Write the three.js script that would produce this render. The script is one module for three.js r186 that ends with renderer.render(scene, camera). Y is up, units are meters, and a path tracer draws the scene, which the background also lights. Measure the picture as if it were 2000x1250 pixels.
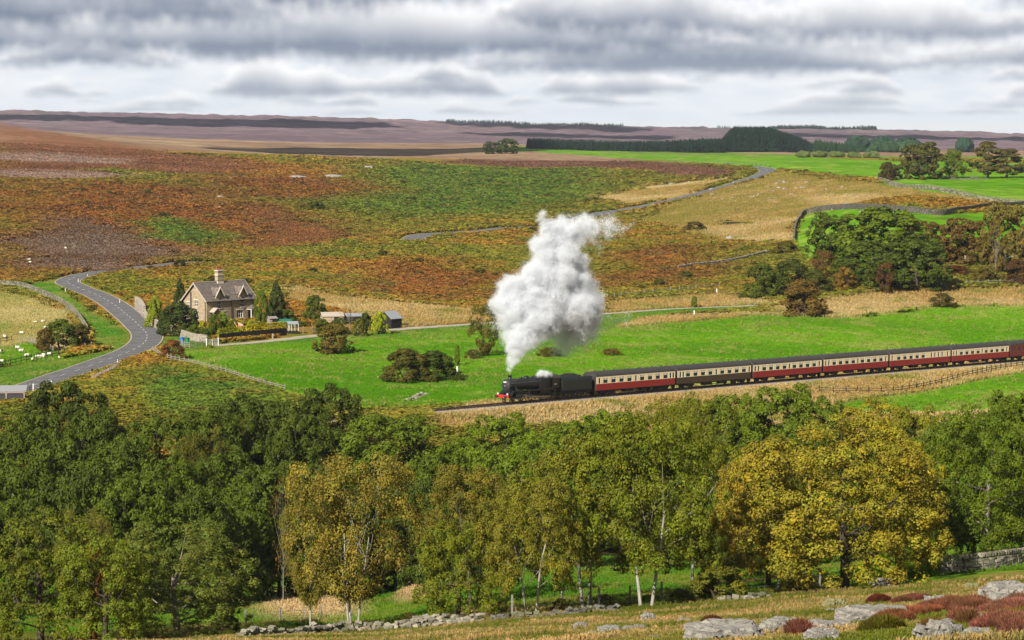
import * as THREE from 'three';
import { mergeGeometries } from 'three/addons/utils/BufferGeometryUtils.js';
import { RoundedBoxGeometry } from 'three/addons/geometries/RoundedBoxGeometry.js';
import { MarchingCubes } from 'three/addons/objects/MarchingCubes.js';

// ---------------------------------------------------------------- camera, sky, sun, exposure
const scene = new THREE.Scene();
const F = 5177, W0 = 2000, H0 = 1250, EYE = 240;                  // focal length and eye level in photograph pixels
const camera = new THREE.PerspectiveCamera(2 * Math.atan(H0 / 2 / F) * 180 / Math.PI, W0 / H0, 1, 20000);
const PITCH = Math.atan((H0 / 2 - EYE) / F);
camera.rotation.x = -PITCH;
camera.updateMatrixWorld(true);
const renderer = new THREE.WebGLRenderer({ antialias: true });
renderer.toneMapping = THREE.LinearToneMapping;
renderer.toneMappingExposure = 1.78;
renderer.shadowMap.enabled = true;
const SUN = new THREE.Vector3(-0.41, 0.56, 0.72).normalize();
const sun = new THREE.DirectionalLight(new THREE.Color(1, 0.94, 0.84), 5.0);
sun.position.copy(SUN).multiplyScalar(3000).add(new THREE.Vector3(0, -40, -450));
sun.target.position.set(0, -40, -450);
sun.castShadow = true;
sun.shadow.mapSize.set(4096, 4096);
Object.assign(sun.shadow.camera, { left: -700, right: 700, top: 700, bottom: -700, near: 100, far: 6000 });
scene.add(sun, sun.target);
scene.fog = new THREE.FogExp2(new THREE.Color(0.72, 0.80, 0.95), 0.00003);

// ---------------------------------------------------------------- numbers
function rng(seed) { let s = seed >>> 0; return () => { s = (s + 0x6d2b79f5) | 0; let t = Math.imul(s ^ (s >>> 15), 1 | s); t = (t + Math.imul(t ^ (t >>> 7), 61 | t)) ^ t; return ((t ^ (t >>> 14)) >>> 0) / 4294967296; }; }
const clamp = (x, a = 0, b = 1) => Math.min(b, Math.max(a, x)), lerp = (a, b, t) => a + (b - a) * t;
const sstep = (a, b, x) => { const t = clamp((x - a) / (b - a)); return t * t * (3 - 2 * t); };
const PERM = new Uint8Array(512), GX = new Float32Array(256), GY = new Float32Array(256), GV = new Float32Array(256);
{ const r = rng(7), p = [...Array(256).keys()]; for (let i = 255; i > 0; i--) { const j = Math.floor(r() * (i + 1)); [p[i], p[j]] = [p[j], p[i]]; } for (let i = 0; i < 512; i++) PERM[i] = p[i & 255]; for (let i = 0; i < 256; i++) { const a = r() * 6.2832; GX[i] = Math.cos(a); GY[i] = Math.sin(a); GV[i] = r(); } }
function noise(x, y, wrap = 256) {                                 // gradient noise, about -0.7 .. 0.7
  const fx = Math.floor(x), fy = Math.floor(y), u = x - fx, v = y - fy;
  const x0 = ((fx % wrap) + wrap) % wrap & 255, y0 = ((fy % wrap) + wrap) % wrap & 255, x1 = (x0 + 1) % wrap & 255, y1 = (y0 + 1) % wrap & 255;
  const s = u * u * u * (u * (u * 6 - 15) + 10), t = v * v * v * (v * (v * 6 - 15) + 10);
  const g = (i, a, b) => GX[i] * a + GY[i] * b;
  return lerp(lerp(g(PERM[PERM[x0] + y0], u, v), g(PERM[PERM[x1] + y0], u - 1, v), s), lerp(g(PERM[PERM[x0] + y1], u, v - 1), g(PERM[PERM[x1] + y1], u - 1, v - 1), s), t);
}
function fbm(x, y, oct = 4, gain = 0.5, wrap = 256) { let a = 1, s = 0, n = 0; for (let i = 0; i < oct; i++) { s += a * noise(x, y, wrap); n += a; a *= gain; x = x * 2 + (wrap === 256 ? 17.3 : 0); y = y * 2 + (wrap === 256 ? 9.1 : 0); wrap = Math.min(256, wrap * 2); } return s / n; }
const lin = (h, k = 1) => { const c = new THREE.Color(h); return [c.r * k, c.g * k, c.b * k]; };   // sRGB hex to linear base colour
const mixc = (a, b, t) => [a[0] + (b[0] - a[0]) * t, a[1] + (b[1] - a[1]) * t, a[2] + (b[2] - a[2]) * t];

// ---------------------------------------------------------------- sky: banks of stratocumulus one behind the other, the same all round
function skyTexture() {
  const W = 4096, H = 4096, d = new Float32Array(W * H * 4), S = SUN;
  const BANKS = [0.004, 0.0075, 0.0115, 0.016, 0.0215, 0.028, 0.037, 0.048, 0.064, 0.086, 0.118, 0.165, 0.235, 0.34, 0.5, 0.72, 1.0].map((e0, i) => ({ e0, thick: e0 * 0.62 + 0.0035, seed: i * 13.7 + 2.3, f: i < 3 ? 0.5 : i > 3 && i < 7 ? 0.125 : 0.25, much: [0.1, 0.1, 0.12, 0.16, 0.2, 0.36, 0.22, 0.34][i] ?? 0.28 }));
  for (let j = 0; j < H; j++) {
    const el = ((j + 0.5) / H - 0.5) * Math.PI;
    if (el < -0.02) { for (let i = 0, o = j * W * 4; i < W; i++, o += 4) { d[o] = 0.44; d[o + 1] = 0.47; d[o + 2] = 0.53; d[o + 3] = 1; } continue; }
    const e = Math.max(el, 0.0004), step = el > 0.3 ? 4 : 1, live = BANKS.filter((b) => e > b.e0 - b.thick * 0.5 && e < b.e0 + b.thick * 2.2);
    let last;
    for (let i = 0, o = j * W * 4; i < W; i++, o += 4) {
      if (i % step === 0) {
        const az = ((i + 0.5) / W - 0.5) * 2 * Math.PI, ax = (az + Math.PI) * 256 / (2 * Math.PI);
        const veil = 0.5 + fbm(ax, e * 160 + 5, 3) * 1.1;
        let c = mixc([0.62, 0.68, 0.77], [0.90, 0.91, 0.92], clamp(veil));
        for (const b of live) {
          const s0 = (e - b.e0) / b.thick, tex = fbm(ax, b.seed + s0 * 1.1, 5, 0.55), tuft = fbm(ax * 8, b.seed * 3 + s0 * 3, 3, 0.55);
          const body = fbm(ax * b.f, b.seed, 3, 0.5, 256 * b.f) * 2.8 + b.much + fbm(ax * 0.5, b.seed + 80, 3, 0.5, 128) * 0.7, top = body * 1.1 + tex * 0.55 + tuft * 0.42, low = -0.10 + tex * 0.3 + tuft * 0.14 + fbm(ax * b.f, b.seed + 50, 2, 0.5, 256 * b.f) * 0.5;
          const alpha = sstep(low - 0.16, low + 0.2, s0) * sstep(top + 0.08, top - 0.2, s0) * sstep(0.02, 0.3, body);
          if (alpha <= 0) continue;
          const h = clamp((s0 - low) / Math.max(0.25, top - low)), lit = clamp(0.10 + 1.0 * h * h * (3 - 2 * h) + tex * 0.5 + tuft * 0.42 - 0.28 * sstep(0.3, 1.1, body) * (1 - h));
          c = mixc(c, mixc([0.14, 0.185, 0.275], [0.97, 0.97, 0.97], lit), alpha * 0.94);
        }
        const hz = Math.exp(-e / 0.016);                           // the air between pales the lowest banks
        c = mixc(c, [0.76, 0.80, 0.84], hz * 0.78);
        const up = sstep(0.14, 1.2, e); c = mixc(c, [0.30, 0.41, 0.58], up * 0.4);
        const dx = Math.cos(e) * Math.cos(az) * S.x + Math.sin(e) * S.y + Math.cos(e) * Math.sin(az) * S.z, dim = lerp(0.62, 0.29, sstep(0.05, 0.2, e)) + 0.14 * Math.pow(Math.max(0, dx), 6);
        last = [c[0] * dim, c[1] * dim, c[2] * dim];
      }
      d[o] = last[0]; d[o + 1] = last[1]; d[o + 2] = last[2]; d[o + 3] = 1;
    }
  }
  const t = new THREE.DataTexture(d, W, H, THREE.RGBAFormat, THREE.FloatType);
  t.mapping = THREE.EquirectangularReflectionMapping; t.magFilter = THREE.LinearFilter; t.needsUpdate = true;
  return t;
}
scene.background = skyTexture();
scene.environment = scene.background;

// ---------------------------------------------------------------- naming
const taken = {};
function numbered(name) { const n = taken[name] = (taken[name] ?? -1) + 1; return n ? name + '_' + String(n).padStart(3, '0') : name; }
function shadows(o) { o.traverse((m) => { if (m.isMesh) { m.castShadow = true; m.receiveShadow = true; } }); return o; }
function tag(o, label, category, group, kind) { if (label) o.userData.label = label; if (category) o.userData.category = category; if (group) o.userData.group = group; if (kind) o.userData.kind = kind; return o; }
function thing(name, label, category, pos = [0, 0, 0], turn = 0, group) { const o = new THREE.Group(); o.name = numbered(name); scene.add(o); o.position.set(...pos); o.rotation.y = turn; return tag(o, label, category, group); }
function part(name, geo, mat, parent) { const g = Array.isArray(geo) ? merge(geo) : geo, m = new THREE.Mesh(g, mat); m.name = name; m.castShadow = m.receiveShadow = true; (parent ?? scene).add(m); return m; }
function merge(list) { list = list.map((g) => { g = g.index ? g.toNonIndexed() : g; for (const k of Object.keys(g.attributes)) if (!['position', 'normal', 'uv'].includes(k)) g.deleteAttribute(k); if (!g.attributes.uv) g.setAttribute('uv', new THREE.BufferAttribute(new Float32Array(g.attributes.position.count * 2), 2)); if (!g.attributes.normal) g.computeVertexNormals(); return g; }); return list.length === 1 ? list[0] : mergeGeometries(list); }
const box = (w, h, d, x = 0, y = 0, z = 0) => new THREE.BoxGeometry(w, h, d).translate(x, y, z);
const rbox = (w, h, d, x = 0, y = 0, z = 0, r = 0.02, s = 1) => new RoundedBoxGeometry(w, h, d, s, Math.min(r, w / 2.01, h / 2.01, d / 2.01)).translate(x, y, z);
function bar(a, b, w, h = w) {                                     // a beam of section w x h between two points
  const A = new THREE.Vector3(...a), B = new THREE.Vector3(...b), g = new THREE.BoxGeometry(w, h, A.distanceTo(B));
  const m = new THREE.Matrix4().lookAt(A, B, new THREE.Vector3(0, 1, 0.0001)); return g.applyMatrix4(m).translate((a[0] + b[0]) / 2, (a[1] + b[1]) / 2, (a[2] + b[2]) / 2);
}
function rod(a, b, r0, r1 = r0, n = 8) { const A = new THREE.Vector3(...a), B = new THREE.Vector3(...b), g = new THREE.CylinderGeometry(r1, r0, A.distanceTo(B), n); g.applyQuaternion(new THREE.Quaternion().setFromUnitVectors(new THREE.Vector3(0, 1, 0), B.clone().sub(A).normalize())); return g.translate((a[0] + b[0]) / 2, (a[1] + b[1]) / 2, (a[2] + b[2]) / 2); }
const std = (hex, rough = 0.8, o = {}) => new THREE.MeshStandardMaterial({ color: Array.isArray(hex) ? new THREE.Color().setRGB(...hex) : new THREE.Color(hex), roughness: rough, ...o });

// ---------------------------------------------------------------- pixels of the photograph <-> rays, and the lie of the land
const CP = Math.cos(PITCH), SP = Math.sin(PITCH);
function ray(px, py) { const x = (px - W0 / 2) / F, y = -(py - H0 / 2) / F; return [x, y * CP - SP, y * SP + CP]; }   // right, up, forward
function at(px, py, D) { const r = ray(px, py), k = D / r[2]; return [r[0] * k, r[1] * k, -D]; }
const slopeOf = (py) => { const r = ray(1000, py); return r[1] / r[2]; };
// [distance, row] down each column of the photograph
const COLS = [
  [0, [[150, 1262], [200, 1250], [290, 1128], [330, 1040], [365, 865], [385, 790], [410, 762], [450, 715], [500, 668], [560, 618], [620, 565], [680, 530], [760, 480], [850, 435], [950, 395], [1100, 345], [1250, 312], [1400, 290], [1600, 268], [1800, 255], [2100, 258], [3000, 247], [4000, 235], [5500, 218]]],
  [250, [[150, 1258], [200, 1248], [290, 1125], [330, 1035], [365, 860], [385, 790], [400, 770], [440, 722], [480, 680], [500, 662], [560, 610], [620, 565], [680, 527], [760, 490], [850, 445], [950, 400], [1100, 350], [1250, 320], [1400, 300], [1600, 285], [1900, 279], [2400, 271], [3000, 262], [4000, 242], [5500, 223]]],
  [500, [[145, 1250], [200, 1235], [290, 1125], [335, 1028], [375, 815], [400, 765], [440, 715], [490, 672], [520, 642], [560, 612], [620, 572], [700, 527], [800, 480], [900, 435], [1000, 395], [1150, 350], [1300, 318], [1450, 303], [1600, 300], [1900, 298], [2400, 283], [3000, 268], [4000, 248], [5500, 228]]],
  [750, [[130, 1250], [195, 1228], [290, 1125], [330, 1040], [376, 809], [420, 760], [470, 700], [520, 652], [560, 615], [620, 580], [700, 535], [780, 490], [820, 468], [900, 440], [1000, 400], [1150, 355], [1300, 325], [1450, 310], [1600, 305], [1900, 305], [2300, 290], [3000, 275], [4000, 255], [5500, 235]]],
  [1000, [[97, 1250], [185, 1206], [220, 1158], [330, 1024], [396, 788], [440, 735], [480, 690], [530, 645], [580, 610], [650, 565], [750, 510], [820, 475], [870, 450], [950, 425], [1050, 395], [1200, 360], [1350, 335], [1500, 318], [1700, 307], [2100, 293], [2500, 285], [3500, 270], [4500, 255], [5500, 243]]],
  [1250, [[80, 1250], [186, 1189], [220, 1146], [330, 1024], [418, 766], [465, 706], [520, 650], [570, 612], [625, 577], [700, 530], [800, 480], [900, 437], [1000, 406], [1100, 380], [1200, 360], [1350, 330], [1550, 312], [1900, 300], [2200, 298], [2600, 292], [3400, 280], [4300, 266], [5500, 249]]],
  [1500, [[68, 1250], [188, 1168], [215, 1143], [330, 1024], [443, 746], [500, 674], [560, 612], [590, 598], [640, 560], [740, 500], [800, 470], [900, 420], [1000, 385], [1100, 350], [1180, 330], [1300, 318], [1700, 303], [2150, 300], [2300, 290], [2600, 292], [3300, 280], [4200, 266], [5500, 253]]],
  [1750, [[58, 1250], [190, 1145], [220, 1110], [330, 1018], [430, 784], [471, 724], [530, 650], [585, 600], [605, 575], [680, 495], [740, 450], [800, 412], [860, 385], [960, 363], [1020, 350], [1250, 322], [1700, 303], [2400, 297], [3200, 285], [4200, 270], [5500, 256]]],
  [2000, [[51, 1250], [87, 1180], [188, 1128], [230, 1075], [330, 1010], [450, 752], [503, 702], [550, 645], [600, 590], [625, 560], [700, 490], [800, 430], [850, 405], [900, 388], [1020, 350], [1250, 322], [1700, 303], [2400, 300], [3000, 290], [4000, 275], [5500, 262]]],
];
function pchip(xs, ys) {
  const n = xs.length, h = [], d = [], m = new Array(n);
  for (let i = 0; i < n - 1; i++) { h[i] = xs[i + 1] - xs[i]; d[i] = (ys[i + 1] - ys[i]) / h[i]; }
  m[0] = d[0]; m[n - 1] = d[n - 2];
  for (let i = 1; i < n - 1; i++) m[i] = d[i - 1] * d[i] <= 0 ? 0 : 3 * (h[i - 1] + h[i]) / ((2 * h[i] + h[i - 1]) / d[i - 1] + (h[i] + 2 * h[i - 1]) / d[i]);
  return (x) => { if (x <= xs[0]) return ys[0]; if (x >= xs[n - 1]) return ys[n - 1]; let a = 0, b = n - 1; while (b - a > 1) { const c = (a + b) >> 1; if (xs[c] <= x) a = c; else b = c; } const t = (x - xs[a]) / h[a], t2 = t * t, t3 = t2 * t; return (2 * t3 - 3 * t2 + 1) * ys[a] + (t3 - 2 * t2 + t) * h[a] * m[a] + (-2 * t3 + 3 * t2) * ys[b] + (t3 - t2) * h[a] * m[b]; };
}
const NT = 1400, RT0 = 1, RT1 = 9000, KT = Math.log(RT1 / RT0) / (NT - 1);
const TABLE = COLS.map(([px, list]) => {
  const f = pchip([0, ...list.map((p) => p[0]), 9000], [-1.7, ...list.map((p) => slopeOf(p[1]) * p[0]), slopeOf(list[list.length - 1][1]) * 5500 - 160]);
  return Float32Array.from({ length: NT }, (_, i) => f(RT0 * Math.exp(KT * i)));
});
const P0 = [25.3, -42.7, -424], RAIL = [0.671, -0.0215, -0.741];   // the end of the first coach, and the way the line runs off
function smoothH(u, D) {                                           // u = sideways / forward
  const px = clamp(u * F + 1000, 0, 1999.99), c = px / 250, i = Math.floor(c), t = c - i, k = clamp(Math.log(Math.max(D, RT0) / RT0) / KT, 0, NT - 1.001), a = Math.floor(k), f = k - a;
  const v = (n) => { const T = TABLE[clamp(n, 0, 8)]; return T[a] + (T[a + 1] - T[a]) * f; };
  const p0 = v(i - 1), p1 = v(i), p2 = v(i + 1), p3 = v(i + 2);
  return 0.5 * (2 * p1 + (p2 - p0) * t + (2 * p0 - 5 * p1 + 4 * p2 - p3) * t * t + (3 * p1 - p0 - 3 * p2 + p3) * t * t * t);
}
function railAt(x, z) {                                            // [distance along the line, distance off it]
  const l = Math.hypot(RAIL[0], RAIL[2]), dx = x - P0[0], dz = z - P0[2], t = (dx * RAIL[0] + dz * RAIL[2]) / (l * l), o = (dx * -RAIL[2] + dz * RAIL[0]) / l;
  return [t, o];                                                   // o > 0: the far side is negative
}
function height(x, z) {
  const r = Math.hypot(x, z), th = Math.atan2(x, -z), D = Math.abs(th) < 0.7 ? -z : r * Math.cos(0.7), u = Math.tan(clamp(th, -0.7, 0.7));
  let h = smoothH(u, Math.max(D, 0));
  const rough = clamp((D - 20) / 150) * 0.22 + sstep(600, 1500, D) * 1.2 + sstep(2500, 5000, D) * 5;
  let bumps = fbm(x * 0.03, z * 0.03, 3) * rough + fbm(x * 0.007 + 5, z * 0.007, 3) * rough * 1.6 + fbm(x * 0.022 + 9, z * 0.013, 3) * 1.3 * sstep(560, 760, D) * sstep(2200, 1500, D);
  if (D < 230) bumps += fbm(x * 0.16 + 3, z * 0.16, 3) * 0.34 * sstep(230, 120, D) * sstep(4, 40, D);
  if (Math.abs(th) < 0.7 && D > 300 && D < 700) {
    const [t, o] = railAt(x, z), a = Math.abs(o);
    if (t > -95 && t < 260) { const flat = P0[1] + RAIL[1] * t - 0.62, k = (1 - sstep(2.4, 9, a)) * sstep(-95, -68, t); bumps *= 1 - k; h = lerp(h, flat, k); }
  }
  return h + bumps;
}
function ground(px, py, from = 20) {                               // the point of the land that a pixel shows
  const r = ray(px, py); let D = from, prev = from;
  const above = (d) => { const k = d / r[2]; return r[1] * k - height(r[0] * k, -d); };
  while (D < 6500) { if (above(D) < 0) break; prev = D; D *= 1.004; }
  let a = prev, b = D; for (let i = 0; i < 18; i++) { const m = (a + b) / 2; if (above(m) < 0) b = m; else a = m; }
  const k = b / r[2]; return [r[0] * k, height(r[0] * k, -b), -b];
}
const onLand = (px, D) => { const x = (px - 1000) / F * D * 0.9973; return [x, height(x, -D), -D]; };
const pxOf = (x, z) => 1000 + F * x / (-z * 0.9973);
// ---------------------------------------------------------------- land cover: parcels with their own plants and colours
function placeOn(px, D) { let x = (px - 1000) / F * D, h = 0; for (let k = 0; k < 3; k++) { h = height(x, -D); const y = Math.tan(Math.atan2(h, D) + PITCH); x = (px - 1000) / F * D / (y * SP + CP); } return [x, h, -D]; }
const K = 0.60;
const PAL = {
  field: ['#629c06', '#7aae14', '#a2b04e'], lush: ['#5c9420', '#7f9a34', '#a5a452'], pasture: ['#b9ad62', '#cdbd80', '#96a048'], straw: ['#b99a58', '#ceb67e', '#93903e'],
  bracken: ['#6e7620', '#a66f28', '#968434'], rust: ['#9a642a', '#80582f', '#7c6a30'], green: ['#527020', '#687c28', '#786a2a'], burnt: ['#745e4c', '#8a7462', '#7c5836'], heather: ['#84583a', '#98683e', '#786034'],
  brown: ['#84583c', '#9a6c4e', '#746040'], streak: ['#b09684', '#9a7c68', '#8a6048'], tan: ['#a5864e', '#8f7434', '#6f6c24'], rocky: ['#a08a4a', '#8c843a', '#ba9e66'],
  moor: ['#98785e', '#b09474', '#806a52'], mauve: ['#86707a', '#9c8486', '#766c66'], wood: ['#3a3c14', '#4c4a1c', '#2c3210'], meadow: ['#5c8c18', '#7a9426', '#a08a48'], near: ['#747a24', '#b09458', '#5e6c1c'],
  plough: ['#7c5844', '#8a6450', '#6d5240'],
};
const COL = Object.fromEntries(Object.entries(PAL).map(([k, v]) => [k, v.map((h) => lin(h, K * (['bracken', 'rust', 'green', 'heather', 'burnt', 'brown', 'streak', 'rocky', 'plough', 'moor', 'mauve'].includes(k) ? (k === 'mauve' ? 0.92 : k === 'rust' || k === 'moor' ? 1.06 : 1.18) : 1)))]));
const zones = [];
function zone(type, feather, wobble, ...pix) {
  const poly = pix.map(([px, py, from]) => { const g = ground(px, py, from ?? 20); return [g[0], g[2]]; });
  const xs = poly.map((p) => p[0]), zs = poly.map((p) => p[1]), m = feather + wobble + 1;
  zones.push({ type, feather, wobble, poly, x0: Math.min(...xs) - m, x1: Math.max(...xs) + m, z0: Math.min(...zs) - m, z1: Math.max(...zs) + m });
}
function inside(poly, x, z) {                                      // distance to the edge, positive inside
  let d = 1e18, c = false;
  for (let i = 0, j = poly.length - 1; i < poly.length; j = i++) {
    const [ax, az] = poly[j], [bx, bz] = poly[i], ex = bx - ax, ez = bz - az, t = clamp(((x - ax) * ex + (z - az) * ez) / (ex * ex + ez * ez)), dx = x - ax - ex * t, dz = z - az - ez * t;
    d = Math.min(d, dx * dx + dz * dz);
    if ((az > z) !== (bz > z) && x < (bx - ax) * (z - az) / (bz - az) + ax) c = !c;
  }
  return c ? Math.sqrt(d) : -Math.sqrt(d);
}
const G = 200;                                                     // start looking for land behind the wood
zone('rust', 30, 30, [-20, 345, 520], [200, 352, 520], [430, 375, 520], [620, 440, 520], [430, 500, 520], [300, 520, 520], [-20, 540, 520]);
zone('rust', 20, 25, [380, 335, 520], [640, 345, 520], [820, 372, 520], [640, 392, 520], [420, 378, 520]);
zone('green', 3, 5, [300, 716, 386], [420, 738, 386], [556, 772, 386], [570, 800, 360], [400, 830, 350], [300, 800, 360], [262, 750, 386]);
zone('rust', 14, 22, [640, 545, 520], [820, 515, 520], [980, 540, 520], [960, 590, 520], [720, 580, 520]);
zone('rust', 16, 22, [1180, 500, 520], [1340, 480, 520], [1420, 520, 520], [1330, 560, 520], [1190, 560, 520]);
zone('burnt', 14, 16, [40, 470, 520], [130, 425, 520], [235, 445, 520], [330, 485, 520], [385, 505, 520], [200, 528, 520], [60, 522, 520]);
zone('heather', 14, 14, [430, 392, 520], [540, 410, 520], [650, 445, 520], [700, 465, 520], [560, 482, 520], [470, 482, 520], [520, 450, 520]);
zone('green', 8, 12, [262, 440, 520], [330, 425, 520], [400, 445, 520], [455, 468, 520], [400, 486, 520], [300, 468, 520]);
zone('green', 25, 25, [690, 335, 520], [800, 318, 520], [1180, 330, 520], [1190, 390, 520], [1080, 412, 520], [800, 430, 520], [640, 400, 520], [740, 370, 520]);
zone('brown', 25, 20, [-20, 238, 520], [140, 265, 520], [330, 300, 520], [520, 330, 520], [380, 345, 520], [200, 330, 520], [-20, 350, 520]);
zone('streak', 8, 12, [-20, 301, 520], [130, 300, 520], [265, 312, 520], [240, 322, 520], [-20, 312, 520]);
zone('streak', 8, 12, [-20, 332, 520], [130, 334, 520], [270, 345, 520], [200, 350, 520], [-20, 346, 520]);
zone('plough', 8, 8, [860, 318, 520], [1000, 311, 520], [1330, 320, 520], [1455, 333, 520], [1400, 346, 520], [1230, 330, 520], [1000, 326, 520]);
zone('straw', 6, 8, [1170, 385, 520], [1280, 362, 520], [1400, 350, 520], [1440, 345, 520], [1330, 385, 520], [1220, 402, 520]);
zone('rocky', 12, 10, [1240, 430, 520], [1330, 392, 520], [1490, 348, 520], [1520, 335, 520], [1720, 358, 520], [1995, 402, 520], [1640, 406, 520], [1570, 416, 520], [1545, 470, 520], [1400, 470, 520]);
zone('straw', 4, 6, [1360, 445, 520], [1500, 425, 520], [1560, 425, 520], [1545, 470, 520], [1440, 470, 520]);
zone('straw', 5, 6, [1560, 375, 520], [1760, 385, 520], [1980, 404, 520], [1640, 408, 520], [1580, 395, 520]);
zone('field', 1.5, 1, [1553, 475, 520], [1560, 440, 520], [1575, 416, 520], [1640, 408, 520], [1830, 420, 520], [2040, 402, 520], [2080, 450, 520], [1850, 490, 520], [1700, 530, 520], [1580, 510, 520]);
zone('field', 3, 2, [1725, 362, 520], [1740, 345, 520], [2080, 345, 520], [2080, 400, 520], [1960, 396, 520], [1800, 375, 520]);
zone('field', 4, 3, [900, 292, 900], [1100, 300, 900], [1340, 316, 900], [1500, 330, 900], [1720, 350, 900], [2080, 350, 900], [2080, 322, 900], [1700, 312, 900], [1400, 304, 900], [1000, 290, 900]);
zone('lush', 6, 4, [1480, 304, 1000], [2080, 319, 1000], [2080, 306, 1000], [1700, 305, 1000], [1500, 300, 1000]);
zone('lush', 10, 6, [980, 290, 1000], [1500, 304, 1000], [1500, 299, 1000], [1000, 285, 1000]);
// round the house and along the track
zone('straw', 2.5, 4, [545, 585, 420], [570, 560, 420], [700, 585, 420], [960, 608, 420], [1000, 640, 420], [780, 643, 420], [640, 600, 420]);
zone('straw', 3, 4, [1180, 592, 420], [1400, 572, 420], [1500, 590, 420], [1480, 606, 420], [1240, 612, 420], [1180, 625, 420]);
zone('lush', 2, 2.5, [425, 672, 420], [700, 652, 420], [900, 634, 420], [1250, 606, 420], [1480, 596, 420], [1480, 606, 420], [1250, 622, 420], [1180, 650, 420], [900, 648, 420], [700, 664, 420], [430, 682, 420]);
zone('straw', 3, 5, [1480, 602, 420], [1620, 585, 420], [1720, 572, 420], [2080, 555, 420], [2080, 596, 420], [1830, 598, 420], [1640, 622, 420], [1560, 618, 420]);
zone('field', 2.5, 3, [300, 694, 380], [372, 684, 380], [430, 680, 380], [680, 662, 380], [900, 645, 380], [1050, 648, 380], [1180, 642, 380], [1480, 616, 380], [1640, 622, 380], [1830, 600, 380], [2080, 596, 380], [2080, 694, 380], [1960, 697, 380], [1450, 742, 380], [1148, 769, 380], [970, 783, 380], [830, 797, 380], [700, 805, 370], [560, 772, 380], [340, 708, 380]);
zone('lush', 1.5, 1.5, [318, 660, 420], [345, 652, 420], [405, 664, 420], [432, 676, 420], [370, 686, 420], [340, 690, 420], [312, 684, 420]);
zone('pasture', 2, 3, [-60, 560, 420], [60, 578, 420], [130, 610, 420], [168, 652, 420], [120, 690, 420], [-60, 700, 420]);
zone('field', 1.5, 2, [-60, 690, 400], [60, 668, 400], [130, 690, 400], [120, 702, 400], [-60, 722, 400]);
zone('lush', 2, 2, [-60, 725, 390], [120, 700, 390], [240, 680, 390], [262, 690, 390], [170, 735, 390], [60, 765, 390], [-60, 795, 390]);
zone('lush', 1.5, 1.5, [20, 560, 480], [100, 548, 480], [140, 580, 480], [255, 650, 480], [250, 690, 480], [180, 690, 480], [180, 650, 480], [130, 600, 480]);
zone('field', 1, 1, [1640, 778, 380], [1760, 772, 380], [1860, 755, 380], [2080, 715, 380], [2080, 800, 350], [1640, 806, 350]);
zone('straw', 1.5, 3, [826, 806, 378], [970, 797, 378], [1310, 768, 378], [1600, 744, 378], [2080, 702, 378], [2080, 712, 378], [1860, 752, 378], [1760, 768, 378], [1600, 800, 360], [1000, 835, 355], [850, 840, 355]);
function landAt(x, z) {
  const D = -z, px = 1000 + F * x / Math.max(D, 1);
  const n1 = fbm(x * 0.02, z * 0.02, 4), n2 = fbm(x * 0.11 + 31, z * 0.11, 3);
  let type, w = 1, under = null;
  if (D < 203 + (px - 1000) * -0.012) type = 'near';
  else if (D < 290) type = 'meadow';
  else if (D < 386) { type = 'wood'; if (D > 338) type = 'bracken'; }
  else if (D < 560) type = px < 900 ? 'bracken' : 'straw';
  else if (D < 1500) type = 'bracken';
  else if (D < 2700) type = 'moor';
  else type = 'mauve';
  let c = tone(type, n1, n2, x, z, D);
  for (const Z of zones) {
    if (x < Z.x0 || x > Z.x1 || z < Z.z0 || z > Z.z1) continue;
    const d = inside(Z.poly, x, z) + (n2 * 1.1 + n1 * 0.9) * Z.wobble, k = sstep(-Z.feather, Z.feather, d);
    if (k <= 0) continue;
    c = mixc(c, tone(Z.type, n1, n2, x, z, D), k);
    if (k > 0.5) type = Z.type;
  }
  return { type, c, n1, n2 };
}
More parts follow.
